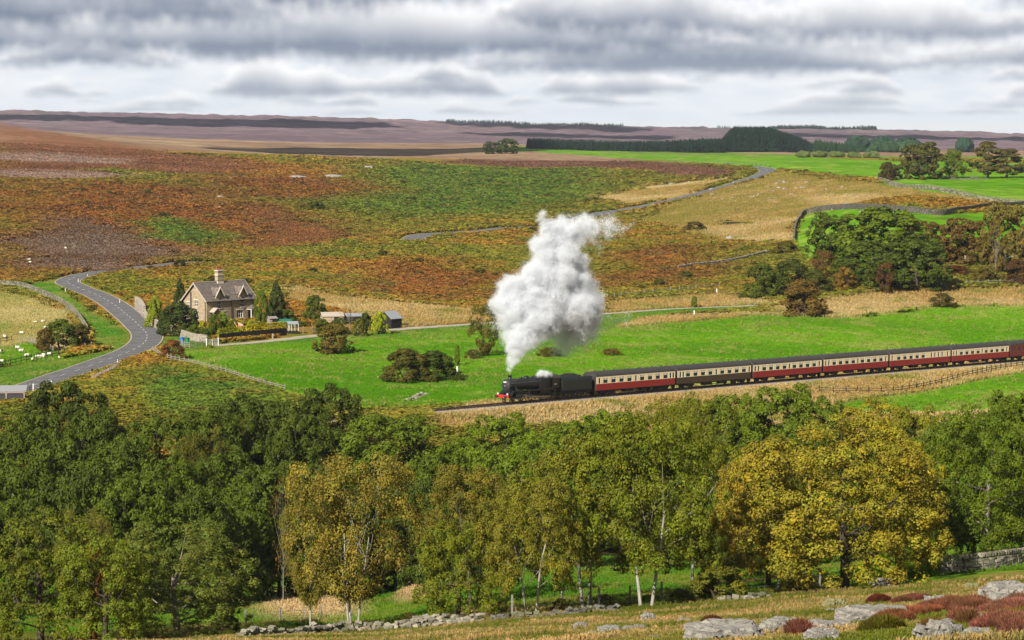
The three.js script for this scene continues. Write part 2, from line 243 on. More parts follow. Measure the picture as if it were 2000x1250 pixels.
function tone(type, n1, n2, x, z, D) {
  const P = COL[type];
  let a = n1 * 1.3 + n2 * 0.6, b;
  if (type === 'bracken') {                                        // turning bracken: more rust on some slopes than others
    const s = fbm(x * 0.006 + 50, z * 0.006, 3), g = sstep(-0.25, 0.3, s * 1.3 + n1 * 0.7 + n2 * 0.8 - 0.04);
    return mixc(mixc(P[0], P[1], g), P[2], clamp(0.3 + n2));
  }
  if (type === 'rust') { const g = sstep(-0.2, 0.35, n1 + n2 * 0.9); return mixc(mixc(P[0], P[1], g), P[2], sstep(0.0, 0.35, n2 - n1 * 0.5)); }
  if (type === 'near') { const s = fbm(x * 0.05 + 9, z * 0.09, 4), t = fbm(x * 0.4, z * 0.4, 3); return mixc(mixc(P[0], P[1], sstep(-0.05, 0.35, s + t * 0.7)), P[2], sstep(0.0, 0.4, -s + t * 0.6)); }
  if (type === 'field') { const t = fbm(x * 0.09 + 4, z * 0.09, 4), s = fbm(x * 0.5, z * 0.5, 2); const wear = fbm(x * 0.018 + 21, z * 0.03, 3); return mixc(mixc(mixc(P[0], P[1], sstep(-0.3, 0.3, n1 + s * 0.5)), lin('#6f9426', K), 0.6 * sstep(0.1, 0.4, wear + s * 0.2)), P[2], 0.8 * sstep(0.0, 0.45, t * 1.2 + n1 * 0.5 + s * 0.35)); }
  if (type === 'mauve' || type === 'moor') { const s = fbm(x * 0.0012, z * 0.005 + 7, 4), t = fbm(x * 0.004 + 3, z * 0.016, 3); a = s * 1.6 + t; return mixc(mixc(P[0], P[1], sstep(-0.4, 0.4, a)), P[2], sstep(0.1, 0.5, t * 1.3 - s * 0.5)); }
  if (type === 'streak' || type === 'brown') { const s = fbm(x * 0.006, z * 0.03, 4); return mixc(mixc(P[0], P[1], sstep(-0.3, 0.3, s)), P[2], sstep(0.1, 0.4, n2)); }
  return mixc(mixc(P[0], P[1], sstep(-0.35, 0.35, a)), P[2], sstep(0.02, 0.4, n2 - n1 * 0.4));
}
function tile(size, cells, oct, lo, hi, seedx = 0, gain = 0.62) {  // a seamless grey grain
  const d = new Uint8Array(size * size * 4);
  for (let j = 0; j < size; j++) for (let i = 0; i < size; i++) {
    const n = fbm(i / size * cells + seedx * 0, j / size * cells, oct, gain, cells), v = clamp(lerp(lo, hi, 0.5 + n * 1.35)) * 255, o = (j * size + i) * 4;
    d[o] = d[o + 1] = d[o + 2] = v; d[o + 3] = 255;
  }
  const t = new THREE.DataTexture(d, size, size); t.wrapS = t.wrapT = THREE.RepeatWrapping; t.magFilter = THREE.LinearFilter; t.needsUpdate = true;
  return t;
}
const grain = tile(1024, 16, 6, 0.42, 1.0), grainLinear = grain;
const landMat = (bump) => new THREE.MeshPhysicalMaterial({ specularIntensity: 0.08, vertexColors: true, map: grain, bumpMap: grain, bumpScale: bump, roughness: 1, metalness: 0, color: new THREE.Color(1.3, 1.3, 1.3) });
{
  const dirs = [];                                                 // dense where the photograph looks, coarse round the back
  for (let t = -Math.PI; t < -0.72 - 0.06; t += 0.12) dirs.push(t);
  for (let t = -0.72; t < -0.245; t += 0.016) dirs.push(t);
  for (let i = 0; i <= 420; i++) dirs.push(-0.24 + 0.48 * i / 420);
  for (let t = 0.256; t <= 0.72; t += 0.016) dirs.push(t);
  for (let t = 0.84; t < Math.PI - 0.04; t += 0.12) dirs.push(t);
  dirs.push(Math.PI);
  const rings = [0.5]; while (rings[rings.length - 1] < 7600) { const r = rings[rings.length - 1]; rings.push(r + clamp(r * 0.0062, 0.45, 60)); }
  const n = dirs.length, pos = new Float32Array(rings.length * n * 3), col = new Float32Array(rings.length * n * 3);
  rings.forEach((r, j) => dirs.forEach((t, i) => {
    const x = Math.sin(t) * r, z = -Math.cos(t) * r, o = (j * n + i) * 3;
    pos[o] = x; pos[o + 1] = height(x, z); pos[o + 2] = z;
    if (Math.abs(t) < 0.3) { const c = landAt(x, z).c; col[o] = c[0]; col[o + 1] = c[1]; col[o + 2] = c[2]; } else { const c = COL[r < 500 ? 'near' : r < 2500 ? 'bracken' : 'mauve'], m = mixc(c[0], c[1], 0.5 + fbm(x * 0.01, z * 0.01, 3)); col[o] = m[0]; col[o + 1] = m[1]; col[o + 2] = m[2]; }
  }));
  const cut = (r0, r1, name, metres, bump) => {
    const a = rings.findIndex((r) => r >= r0), b = r1 > 7000 ? rings.length - 1 : rings.findIndex((r) => r >= r1), rows = b - a + 1, idx = [], uv = new Float32Array(rows * n * 2);
    const p = pos.slice(a * n * 3, (b + 1) * n * 3);
    for (let k = 0; k < rows * n; k++) { uv[k * 2] = p[k * 3] / metres; uv[k * 2 + 1] = p[k * 3 + 2] / metres; }
    for (let j = 0; j < rows - 1; j++) for (let i = 0; i < n - 1; i++) { const q = j * n + i; idx.push(q, q + n, q + 1, q + 1, q + n, q + n + 1); }
    const g = new THREE.BufferGeometry();
    g.setAttribute('position', new THREE.BufferAttribute(p, 3)); g.setAttribute('color', new THREE.BufferAttribute(col.slice(a * n * 3, (b + 1) * n * 3), 3)); g.setAttribute('uv', new THREE.BufferAttribute(uv, 2));
    g.setIndex(idx); g.computeVertexNormals();
    const nrm = g.attributes.normal; if (nrm.getY(10) < 0) { for (let k = 0; k < idx.length; k += 3) { const s = idx[k]; idx[k] = idx[k + 1]; idx[k + 1] = s; } g.setIndex(idx); g.computeVertexNormals(); }
    const m = part(name, g, landMat(bump)); m.userData.kind = 'structure';
    return m;
  };
  cut(0, 700, 'ground', 24, 0.12); cut(700, 2000, 'moorland', 130, 0.8); cut(2000, 7600, 'hills', 700, 3);
}
// ---------------------------------------------------------------- trees: tapered trunk with limbs, crown of leaf-sized faces in clumps
function limb(out, pts, r0, r1, sides = 6) {                       // a tapering bent tube through pts
  const c = new THREE.CatmullRomCurve3(pts.map((p) => new THREE.Vector3(...p))), n = Math.max(3, pts.length * 2), g = new THREE.TubeGeometry(c, n, 1, sides, false), p = g.attributes.position, cen = new THREE.Vector3();
  for (let i = 0; i <= n; i++) { c.getPointAt(i / n, cen); const r = lerp(r0, r1, Math.pow(i / n, 0.8)); for (let k = 0; k <= sides; k++) { const q = i * (sides + 1) + k; p.setXYZ(q, cen.x + (p.getX(q) - cen.x) * r, cen.y + (p.getY(q) - cen.y) * r, cen.z + (p.getZ(q) - cen.z) * r); } }
  g.computeVertexNormals(); out.push(g);
}
class Leaves {
  constructor(n) { this.p = new Float32Array(n * 12); this.c = new Float32Array(n * 12); this.n = new Float32Array(n * 12); this.i = 0; this.max = n; }
  add(x, y, z, nx, ny, nz, s, tint, r, long = 1) {                 // one rhombic leaf or spray, facing n
    if (this.i >= this.max) return;
    const l = Math.hypot(nx, ny, nz) || 1; nx /= l; ny /= l; nz /= l;
    let ax = r() - 0.5, ay = r() - 0.5, az = r() - 0.5; const d = ax * nx + ay * ny + az * nz; ax -= d * nx; ay -= d * ny; az -= d * nz; const m = Math.hypot(ax, ay, az) || 1; ax *= s * long / m; ay *= s * long / m; az *= s * long / m;
    const w = 0.62 / long, bx = (ny * az - nz * ay) * w, by = (nz * ax - nx * az) * w, bz = (nx * ay - ny * ax) * w, o = this.i * 12;
    const P = this.p; P[o] = x - ax; P[o + 1] = y - ay; P[o + 2] = z - az; P[o + 3] = x + bx; P[o + 4] = y + by; P[o + 5] = z + bz; P[o + 6] = x + ax; P[o + 7] = y + ay; P[o + 8] = z + az; P[o + 9] = x - bx; P[o + 10] = y - by; P[o + 11] = z - bz;
    for (let k = 0; k < 4; k++) { this.n[o + k * 3] = nx; this.n[o + k * 3 + 1] = ny; this.n[o + k * 3 + 2] = nz; this.c[o + k * 3] = tint[0]; this.c[o + k * 3 + 1] = tint[1]; this.c[o + k * 3 + 2] = tint[2]; }
    this.i++;
  }
  geometry() {
    const n = this.i, g = new THREE.BufferGeometry(), idx = new Uint32Array(n * 6);
    for (let k = 0; k < n; k++) idx.set([k * 4, k * 4 + 2, k * 4 + 1, k * 4, k * 4 + 3, k * 4 + 2], k * 6);
    g.setAttribute('position', new THREE.BufferAttribute(this.p.slice(0, n * 12), 3)); g.setAttribute('normal', new THREE.BufferAttribute(this.n.slice(0, n * 12), 3)); g.setAttribute('color', new THREE.BufferAttribute(this.c.slice(0, n * 12), 3));
    g.setIndex(new THREE.BufferAttribute(idx, 1)); return g;
  }
}
// A crown kind, in a box 1 wide and 1 high standing on the ground: what it looks like does not depend on where it is put
function makeKind({ seed, puffs, puff, leaf, per, base = 0.25, top = 1, form = 'dome', stems = 1, lean = 0, limbs = 9, trunk = 0.03, trunkTo = 0.55, open = 0, tintVar = 0.25, warm = 0, aspect = 1, long = 1, lobes = 0, lobeR = 0.17 }) {
  const r = rng(seed), L = new Leaves(Math.ceil(puffs * per * 1.25)), wood = [], spots = [];
  const gauss = () => (r() + r() + r() + r() - 2), lobe = [];
  for (let k = 0; k < lobes; k++) {                                // the big boughs of the crown, each a rounded mass of its own
    const q = lerp(-0.95, 0.95, Math.pow((k + 0.5 * r()) / lobes, 0.9)), a = k * 2.39996 + r() * 0.7, R = lobeR * (0.75 + 0.5 * r()), rad = (0.5 - R * 0.9) * Math.sqrt(1 - q * q * (q < 0 ? 0.35 : 0.9)) * (0.8 + 0.35 * r());
    lobe.push({ x: Math.cos(a) * rad, y: base + (top - base) * (0.47 + 0.40 * q), z: Math.sin(a) * rad, R });
  }
  for (let i = 0, guard = 0; i < puffs && guard < puffs * 60; guard++) {
    const a = r() * 6.2832, t = r(); let y, rad;
    const lump = 1 + 0.22 * Math.sin(a * 2 + seed) + 0.14 * Math.sin(a * 5 + seed * 2.3 + t * 7);
    if (lobes && i % 8) {                                          // puffs over the outside of a bough
      const b = lobe[Math.floor(r() * lobes)]; let dx = gauss(), dy = gauss() + 0.25, dz = gauss(); const m = Math.hypot(dx, dy, dz) || 1, l = Math.hypot(b.x, b.z) || 1;
      if ((dx * b.x / l + dz * b.z / l) / m < -0.35 && dy / m < 0.3) continue;
      const k = b.R * (0.7 + 0.35 * r()) / m, s = { x: b.x + dx * k, y: Math.max(base + 0.02, b.y + dy * k * 0.85), z: b.z + dz * k, r: puff * (0.65 + 0.7 * r()) };
      s.x += lean * s.y; spots.push(s); i++; continue;
    }
    if (form === 'dome') { const q = lerp(-0.75, 0.99, t); y = base + (top - base) * (0.43 + 0.52 * q); rad = 0.43 * Math.sqrt(1 - q * q * (q < 0 ? 0.75 : 1)) * lump * (i % 5 === 0 ? 0.4 + 0.3 * r() : 0.74 + 0.32 * r()); }
    else if (form === 'tall') { y = base + (top - base) * t; const q = t; rad = 0.46 * Math.pow(Math.sin(Math.PI * clamp(0.12 + 0.86 * (1 - q * 0.93))), 0.8) * lump * (0.45 + 0.6 * r()); }
    else if (form === 'bush') { y = base + (top - base) * (0.05 + 0.86 * t); rad = 0.43 * Math.sqrt(1 - t * t) * lump * (i % 4 === 0 ? 0.45 + 0.3 * r() : 0.74 + 0.32 * r()); }
    else if (form === 'flat') { const tier = Math.floor(t * 7) / 6; y = base + (top - base) * (tier * 0.80 + 0.18 * r()); rad = 0.46 * Math.sqrt(clamp(1 - (tier - 0.3) ** 2 * 1.7)) * lump * Math.sqrt(0.2 + 0.8 * r()); }
    else if (form === 'cone') { y = base + (top - base) * t; rad = 0.44 * (1 - t) ** 0.8 * (0.75 + 0.35 * r()); }
    else { y = base + (top - base) * t; rad = 0.40 * Math.pow(Math.sin(Math.PI * clamp(0.1 + 0.85 * t)), 0.6) * (0.85 + 0.2 * r()); }   // 'column'
    const s = { x: Math.cos(a) * rad + lean * y, y, z: Math.sin(a) * rad, r: puff * (0.65 + 0.7 * r()) * (form === 'cone' ? 1.15 - t * 0.7 : 1) };
    if (open && spots.some((q) => Math.hypot(q.x - s.x, (q.y - s.y) / aspect, q.z - s.z) < open)) continue;
    spots.push(s); i++;
  }
  for (const s of spots) {
    const cx = s.x - lean * s.y, ol = Math.hypot(cx, (s.y - 0.55) * 0.8, s.z) || 1, ox = cx / ol, oy = (s.y - 0.5) * 0.8 / ol + 0.35, oz = s.z / ol;
    const own = 1 + (r() - 0.5) * tintVar * 1.2, turn = warm * (r() - 0.4), count = Math.round(per * (s.r / puff) ** 2);
    for (let k = 0; k < count; k++) {
      let dx = gauss(), dy = gauss(), dz = gauss(); const m = Math.hypot(dx, dy, dz) || 1; dx /= m; dy /= m; dz /= m;
      if (dx * ox + dy * oy + dz * oz < -0.45 + r() * 0.5) continue;
      const q = s.r * (form === 'tall' ? 0.35 + 0.75 * Math.sqrt(r()) : 0.72 + 0.36 * r()), hang = form === 'tall' ? s.r * 0.5 * (r() - 0.75) : 0;
      const b = own * (1 + (r() - 0.5) * tintVar), wv = clamp(turn + (r() - 0.5) * 0.35 * (warm > 0 ? 1 : 0.4), -0.3, 0.6);
      L.add(s.x + dx * q, s.y + dy * q * (form === 'flat' ? 0.5 : form === 'tall' ? 1.1 : 0.82) / aspect + hang, s.z + dz * q, dx * 0.8 + gauss() * 0.55, dy * 0.8 + gauss() * 0.55 + 0.25, dz * 0.8 + gauss() * 0.55, leaf * (0.7 + 0.6 * r()), [b * (1 + wv * 0.8), b * (1 + wv * 0.12), b * (1 - wv * 0.7)], r, long);
    }
  }
  for (let s = 0; s < stems; s++) {
    const a = s / stems * 6.28 + seed, sp = stems > 1 ? 0.03 + 0.02 * r() : 0, kx = Math.cos(a), kz = Math.sin(a), tx = kx * sp * 4 + lean * trunkTo + gauss() * 0.02, tz = kz * sp * 4 + gauss() * 0.02;
    limb(wood, [[kx * sp, -0.04, kz * sp], [lerp(kx * sp, tx, 0.35) + gauss() * 0.012, trunkTo * 0.33, lerp(kz * sp, tz, 0.35)], [lerp(kx * sp, tx, 0.7) + gauss() * 0.015, trunkTo * 0.7, lerp(kz * sp, tz, 0.7)], [tx, trunkTo, tz]], trunk * 1.1, trunk * (form === 'tall' ? 0.3 : 0.55), 8);
    const near = spots.filter((q) => form !== 'tall' || q.y > 0.5).sort(() => r() - 0.5).slice(0, Math.ceil(limbs / stems));
    for (const q of near) { const f = clamp(0.35 + 0.6 * r()), y0 = Math.min(trunkTo * f, q.y - 0.05), g = clamp(y0 / trunkTo), x0 = lerp(kx * sp, tx, g), z0 = lerp(kz * sp, tz, g); limb(wood, [[x0, y0, z0], [lerp(x0, q.x, 0.45), lerp(y0, q.y, 0.3) + 0.02, lerp(z0, q.z, 0.45)], [q.x * 0.97, q.y, q.z * 0.97]], trunk * (form === 'tall' ? 0.24 : 0.3), trunk * 0.06, 5); }
  }
  return { leaf: L.geometry(), wood: merge(wood) };
}
const bark = tile(256, 8, 4, 0.35, 1);
const barkMat = (hex) => std(hex, 0.95, { map: bark, bumpMap: bark, bumpScale: 0.03 });
const BARK = { dark: barkMat('#4a3f30'), grey: barkMat('#8a8071'), birch: barkMat('#aaa498'), brown: barkMat('#5e4632') };
const leafMats = {}, warmLeaf = (h) => { const c = lin(h); const r = Math.max(c[0], c[1] * 0.64); return [r * 0.96, c[1] * 0.86, c[2] * (c[0] > c[1] * 0.85 ? 0.5 : 0.28)]; };
const leafMat = (hex) => leafMats[hex] ??= new THREE.MeshPhysicalMaterial({ color: new THREE.Color().setRGB(...warmLeaf(hex)), vertexColors: true, roughness: 0.62, specularIntensity: 0.25, transmission: 0.16, thickness: 0, side: THREE.DoubleSide });
const LEAFK = 1.0;
const KIND = {
  oakA: makeKind({ seed: 11, puffs: 200, puff: 0.066, leaf: 0.0145, per: 150, base: 0.03, trunkTo: 0.5, trunk: 0.035, limbs: 12, tintVar: 0.3, lobes: 21, lobeR: 0.165 }),
  oakB: makeKind({ seed: 23, puffs: 220, puff: 0.060, leaf: 0.0140, per: 140, base: 0.02, trunkTo: 0.5, trunk: 0.035, limbs: 12, tintVar: 0.34, lobes: 29, lobeR: 0.145 }),
  oakC: makeKind({ seed: 37, puffs: 280, puff: 0.054, leaf: 0.0108, per: 130, base: 0.0, trunkTo: 0.5, trunk: 0.03, limbs: 12, tintVar: 0.36, warm: 0.3, lobes: 32, lobeR: 0.14 }),
  oakBig: makeKind({ seed: 31, puffs: 520, puff: 0.046, leaf: 0.0076, per: 150, base: 0.0, trunkTo: 0.5, trunk: 0.026, limbs: 14, tintVar: 0.42, warm: 0.35, lobes: 44, lobeR: 0.12 }),
  broad: makeKind({ seed: 43, puffs: 360, puff: 0.048, leaf: 0.0080, per: 150, base: 0.14, trunkTo: 0.5, trunk: 0.0125, stems: 2, limbs: 10, tintVar: 0.45, warm: 0.2, lobes: 26, lobeR: 0.13 }),
  birchA: makeKind({ seed: 41, puffs: 210, puff: 0.060, leaf: 0.0080, per: 190, base: 0.20, form: 'tall', trunkTo: 0.6, trunk: 0.0145, limbs: 9, tintVar: 0.45, warm: 0.2, aspect: 1.3 }),
  birchB: makeKind({ seed: 53, puffs: 210, puff: 0.062, leaf: 0.0082, per: 190, base: 0.22, form: 'tall', trunkTo: 0.55, trunk: 0.0115, stems: 3, limbs: 9, tintVar: 0.45, warm: 0.2, aspect: 1.3 }),
  oakFar: makeKind({ seed: 67, puffs: 150, puff: 0.082, leaf: 0.025, per: 110, base: 0.0, trunkTo: 0.45, trunk: 0.03, limbs: 8, tintVar: 0.3, lobes: 24, lobeR: 0.19 }),
  birchFar: makeKind({ seed: 71, puffs: 60, puff: 0.095, leaf: 0.022, per: 130, base: 0.06, form: 'tall', trunkTo: 0.8, trunk: 0.016, stems: 2, limbs: 14, tintVar: 0.4, warm: 0.2, aspect: 1.3 }),
  flat: makeKind({ seed: 83, puffs: 64, puff: 0.10, leaf: 0.024, per: 170, base: 0.14, form: 'flat', trunkTo: 0.7, trunk: 0.032, limbs: 12, tintVar: 0.35, warm: 0.25 }),
  bush: makeKind({ seed: 97, puffs: 90, puff: 0.10, leaf: 0.027, per: 120, base: 0.02, form: 'bush', trunkTo: 0.4, trunk: 0.02, stems: 3, limbs: 12, tintVar: 0.4, warm: 0.2 }),
  scrub: makeKind({ seed: 101, puffs: 110, puff: 0.085, leaf: 0.020, per: 80, base: 0.05, form: 'bush', trunkTo: 0.5, trunk: 0.014, stems: 4, limbs: 44, tintVar: 0.5, warm: 0.2, long: 1.3 }),
  cone: makeKind({ seed: 107, puffs: 130, puff: 0.10, leaf: 0.024, per: 120, base: 0.05, form: 'cone', trunkTo: 0.9, trunk: 0.02, limbs: 10, tintVar: 0.35, long: 1.5 }),
  column: makeKind({ seed: 113, puffs: 60, puff: 0.12, leaf: 0.028, per: 150, base: 0.05, form: 'column', trunkTo: 0.8, trunk: 0.025, limbs: 5, tintVar: 0.25, long: 1.4 }),
  bare: makeKind({ seed: 127, puffs: 46, puff: 0.09, leaf: 0.014, per: 22, base: 0.25, form: 'dome', trunkTo: 0.5, trunk: 0.022, limbs: 24, tintVar: 0.4, lean: 0.1 }),
};
const turnRng = rng(555);
const GROUPS = {};
const woodTops = [];
// one tree: middle column and top row in the photograph, width in photograph pixels, distance; the ground decides the rest
function tree(kind, leafHex, barkName, px, topY, wPx, D, label, { name = 'tree', category = 'tree', group, sink = 0, turn, tall } = {}) {
  const b = placeOn(px, D), topH = slopeOf(topY) * D, h = tall ?? Math.max(0.5, topH - b[1] + sink), w = wPx / F * D, t = thing(name, label, category, [b[0], b[1] - sink, b[2]], turn ?? turnRng() * 6.2832, group);
  const k = KIND[kind];
  part('trunk', k.wood, BARK[barkName], t); part('crown', k.leaf, leafMat(leafHex), t);
  t.scale.set(w, h, w);
  woodTops.push([b[0], b[2], w / 2]);
  return t;
}
const OAK = '#34520f', OAKD = '#2a4510', OAKB = '#2f6a17', OLIVE = '#4f5c16', GREY = '#55683a', OCHRE = '#96701a', YEL = '#9c8a16', GOLD = '#b08a10', BRONZE = '#7d6c18', YGREEN = '#6f7f16';
// ---------------------------------------------------------------- the wood between the near wall and the railway, front to back
const WOODG = 'trees of the valley wood';
// front row, by the near wall
tree('birchB', '#746e2e', 'birch', 690, 898, 265, 194, 'tall bronze birch with pale forked limbs, rising from the tumbled wall');
tree('birchA', '#68682a', 'birch', 606, 925, 150, 199, 'slimmer bronze birch just left of the tall forked bronze birch');
tree('oakC', '#5e6a20', 'dark', 893, 1010, 165, 191, 'olive bushy tree with dark trunk on the wall, right of the bronze birches');
tree('broad', '#666424', 'grey', 925, 904, 215, 207, 'bronze-topped rounded birch behind the olive bushy wall tree');
tree('broad', '#6a6c22', 'birch', 1038, 925, 200, 186, 'birch with a single straight white trunk at the edge of the rough slope');
tree('broad', '#666c20', 'birch', 1145, 838, 290, 193, 'broad birch with a leaning dark-and-white trunk, left of the twin white trunks');
tree('broad', '#5e6a1e', 'birch', 1262, 798, 300, 191, 'tall birch with twin white trunks leaning apart');
tree('birchA', '#5c661a', 'birch', 1352, 790, 230, 212, 'tall olive birch between the twin-trunked birch and the golden oak');
tree('oakBig', '#7f7c28', 'dark', 1650, 800, 385, 197, 'great golden oak turning yellow, the largest crown in the wood');
tree('oakBig', '#827a2a', 'dark', 1500, 850, 225, 205, 'smaller golden oak leaning out on the left flank of the great golden oak');
tree('oakC', '#7f801e', 'dark', 1752, 830, 170, 203, 'yellow-green tree pressed against the right flank of the great golden oak');
tree('oakBig', '#46641a', 'grey', 1925, 775, 270, 212, 'large mid-green oak with pale limbs above the dry stone wall');
tree('oakB', '#44621a', 'dark', 1835, 860, 130, 222, 'dark narrow oak in the gap between the golden oak and the wall oak');
tree('oakA', '#4a6618', 'dark', 2015, 770, 200, 226, 'green oak cut by the picture edge, behind the far end of the stone wall');
tree('bush', '#5a601c', 'dark', 1403, 1085, 130, 192, 'ragged bush with bare stems beside the rubble wall', { name: 'bush', category: 'bush' });
tree('oakBig', '#58663a', 'grey', 345, 1008, 300, 199, 'grey-green whitebeam-like tree with a full rounded crown at the bottom edge');
tree('oakC', '#54601e', 'dark', 80, 985, 235, 196, 'olive tree with yellowing leaves in the bottom corner');
tree('oakC', '#5c6c22', 'dark', 205, 1035, 200, 190, 'green tree with red tinges between the olive tree and the grey-green tree');
tree('birchA', '#646628', 'grey', 165, 1000, 150, 208, 'olive-brown birch top showing behind the red-tinged tree');
tree('birchFar', '#6e4420', 'brown', 184, 1050, 44, 196, 'rust-red rowan spray among the bottom-edge trees', { name: 'rowan', category: 'tree' });
for (const [px, top, w, D, hex, label] of [[1096, 1168, 46, 190, '#4c4a1e', 'dark scrub on the rubble wall left of the leaning birch'], [1180, 1160, 40, 194, '#3f481c', 'dark scrub on the rubble wall between the leaning and twin-trunked birches'], [1330, 1150, 70, 193, '#424a1c', 'dark bramble mound right of the twin white trunks'], [1560, 1110, 70, 199, '#5a5c20', 'scrub under the left edge of the great golden oak'], [980, 1176, 44, 191, '#4a4c1e', 'low scrub on the wall left of the straight white birch'], [800, 1196, 50, 192, '#4a461e', 'low brown scrub on the tumbled wall right of the bronze birches'], [440, 1195, 80, 196, '#3c461c', 'dark scrub at the foot of the grey-green tree']]) tree('scrub', hex, 'brown', px, top, w, D, label, { name: 'bush', category: 'bush' });
// second row
const ORD = ['first', 'second', 'third', 'fourth', 'fifth', 'sixth', 'seventh', 'eighth', 'ninth', 'tenth', 'eleventh', 'twelfth', 'thirteenth', 'fourteenth', 'fifteenth', 'sixteenth', 'seventeenth', 'eighteenth', 'nineteenth', 'twentieth', 'twenty-first', 'twenty-second', 'twenty-third', 'twenty-fourth', 'twenty-fifth', 'twenty-sixth'];
const MARKS = [[110, 'the corner olive tree'], [260, 'the red-tinged tree'], [470, 'the grey-green tree'], [570, 'the bare pale tree'], [790, 'the tall bronze birch'], [960, 'the bronze-topped birch'], [1090, 'the straight white birch'], [1200, 'the leaning birch'], [1320, 'the twin-trunked birch'], [1460, 'the ragged bush'], [1790, 'the great golden oak'], [3000, 'the stone wall']];
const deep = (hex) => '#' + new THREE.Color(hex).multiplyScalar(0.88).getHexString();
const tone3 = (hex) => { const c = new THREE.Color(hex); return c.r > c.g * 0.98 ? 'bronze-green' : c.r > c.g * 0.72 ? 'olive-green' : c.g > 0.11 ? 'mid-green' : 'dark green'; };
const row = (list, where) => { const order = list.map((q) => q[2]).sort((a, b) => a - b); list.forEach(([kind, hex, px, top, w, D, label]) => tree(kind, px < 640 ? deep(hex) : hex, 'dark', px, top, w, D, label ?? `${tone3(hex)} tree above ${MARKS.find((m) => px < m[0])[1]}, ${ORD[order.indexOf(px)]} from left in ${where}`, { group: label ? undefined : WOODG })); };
row([
  ['oakB', '#3f5a16', 35, 890, 210, 262], ['oakA', '#35501a', 150, 905, 200, 250], ['oakB', '#46601a', 262, 925, 190, 246], ['oakA', '#3c5718', 380, 945, 170, 250], ['oakB', '#465e18', 470, 960, 170, 258],
  ['oakA', '#3a5a1e', 545, 1005, 130, 262, 'dark leafy tree beyond the meadow fence, left of the bronze birches'], ['oakB', '#33521c', 800, 930, 170, 272, 'dark green tree with a bare grey stem between the bronze birch and bronze-topped birch'], ['oakA', '#4a6a1a', 1000, 880, 170, 268], ['oakB', '#4f6a1a', 1110, 905, 170, 264], ['oakA', '#4d6418', 1420, 900, 170, 262],
  ['oakB', '#3f5c18', 1440, 980, 130, 235], ['oakA', '#3b5a16', 1560, 930, 180, 258], ['oakB', '#3e5a18', 1830, 960, 160, 258], ['oakA', '#45621a', 1960, 900, 170, 268], ['oakB', '#42601a', 1300, 900, 180, 262], ['oakA', '#35521a', 880, 960, 130, 262],
  ['oakB', '#3c5a1a', 640, 975, 150, 266], ['oakA', '#2f4c18', 710, 960, 140, 272],
], 'the second row');
row([
  ['oakA', '#3c5614', 20, 840, 210, 312], ['oakB', '#455c18', 120, 850, 190, 300], ['oakA', '#465e16', 225, 880, 200, 296], ['oakB', '#4c6018', 330, 890, 180, 292], ['oakA', '#445a18', 430, 880, 180, 298], ['birchA', '#565c1a', 400, 850, 130, 315], ['oakA', '#4a5c18', 530, 905, 180, 292], ['oakB', '#41581a', 620, 900, 150, 300],
  ['oakA', '#3f5c1a', 860, 880, 150, 306], ['oakB', '#52701a', 950, 870, 160, 308], ['oakA', '#557018', 1050, 870, 160, 304], ['oakB', '#4f6c18', 1180, 850, 170, 310], ['oakA', '#5a6a1a', 1370, 850, 170, 306], ['oakB', '#3a5816', 1470, 850, 170, 300], ['oakA', '#385414', 1590, 830, 190, 304], ['oakB', '#4a6418', 1720, 850, 170, 300], ['oakB', '#4c6a1a', 1880, 840, 170, 304], ['oakA', '#45641a', 1985, 830, 180, 306], ['oakA', '#4c6a1a', 1270, 860, 160, 312],
], 'the middle row');
// back row, against the railway bank and the bracken
row([
  ['oakB', '#38480f', 128, 738, 190, 343, 'broad dark tree top in front of the road and white gate'],
  ['oakB', '#4a5a16', 60, 800, 170, 330, 'green oak crown below the pale shed roof at the left edge'], ['oakA', '#445816', 180, 800, 150, 330], ['oakA', '#46601a', 232, 850, 150, 315],
  ['oakB', '#4a6018', 322, 808, 165, 337, 'olive-green oak crown at the foot of the bracken slope'], ['oakA', '#445a18', 410, 795, 150, 341, 'green oak right of the olive-green oak, below the pale rail fence'], ['oakA', '#3f5818', 478, 770, 140, 347, 'round green tree under the lower end of the pale rail fence'],
  ['oakB', '#3e5218', 555, 778, 150, 349], ['oakA', '#3c4e14', 645, 752, 150, 351, 'dark rounded oak on the field edge, left of the start of the rails'], ['oakB', '#45551a', 590, 800, 150, 337],
  ['oakA', '#41661a', 758, 803, 215, 338, 'bright green round oak standing alone at the head of the rails'],
  ['oakB', '#4a6a18', 905, 850, 130, 333], ['oakA', '#4d7016', 975, 808, 165, 345, 'green oak below the locomotive, on the railway bank'], ['oakB', '#527016', 1068, 838, 160, 338], ['oakA', '#4f6c16', 1120, 818, 140, 345],
  ['oakB', '#4a6e16', 1195, 797, 150, 351, 'green oak below the first coach, on the railway bank'], ['birchA', '#6a6c1e', 1290, 785, 180, 338], ['oakA', '#56681a', 1380, 775, 150, 355], ['oakB', '#557018', 1440, 765, 150, 359],
  ['oakA', '#4f6a14', 1530, 752, 175, 355, 'rounded green oak touching the dark rail fence'], ['oakB', '#4a6616', 1600, 770, 130, 353, 'green oak crown just right of the fence-side rounded oak'], ['oakC', '#7f7c22', 1700, 770, 160, 343, 'yellowing oak top above the great golden oak'], ['oakC', '#6f761a', 1790, 785, 140, 339], ['oakB', '#4a6418', 1560, 820, 150, 328],
  ['oakB', '#44601a', 1870, 800, 140, 329], ['oakA', '#4d681c', 1975, 765, 150, 333, 'green oak top against the lower right field'],
], 'the back row');
tree('bare', '#6d5a2a', 'grey', 553, 928, 60, 255, 'bare pale-limbed tree among the dark oaks, left of the bronze birches');
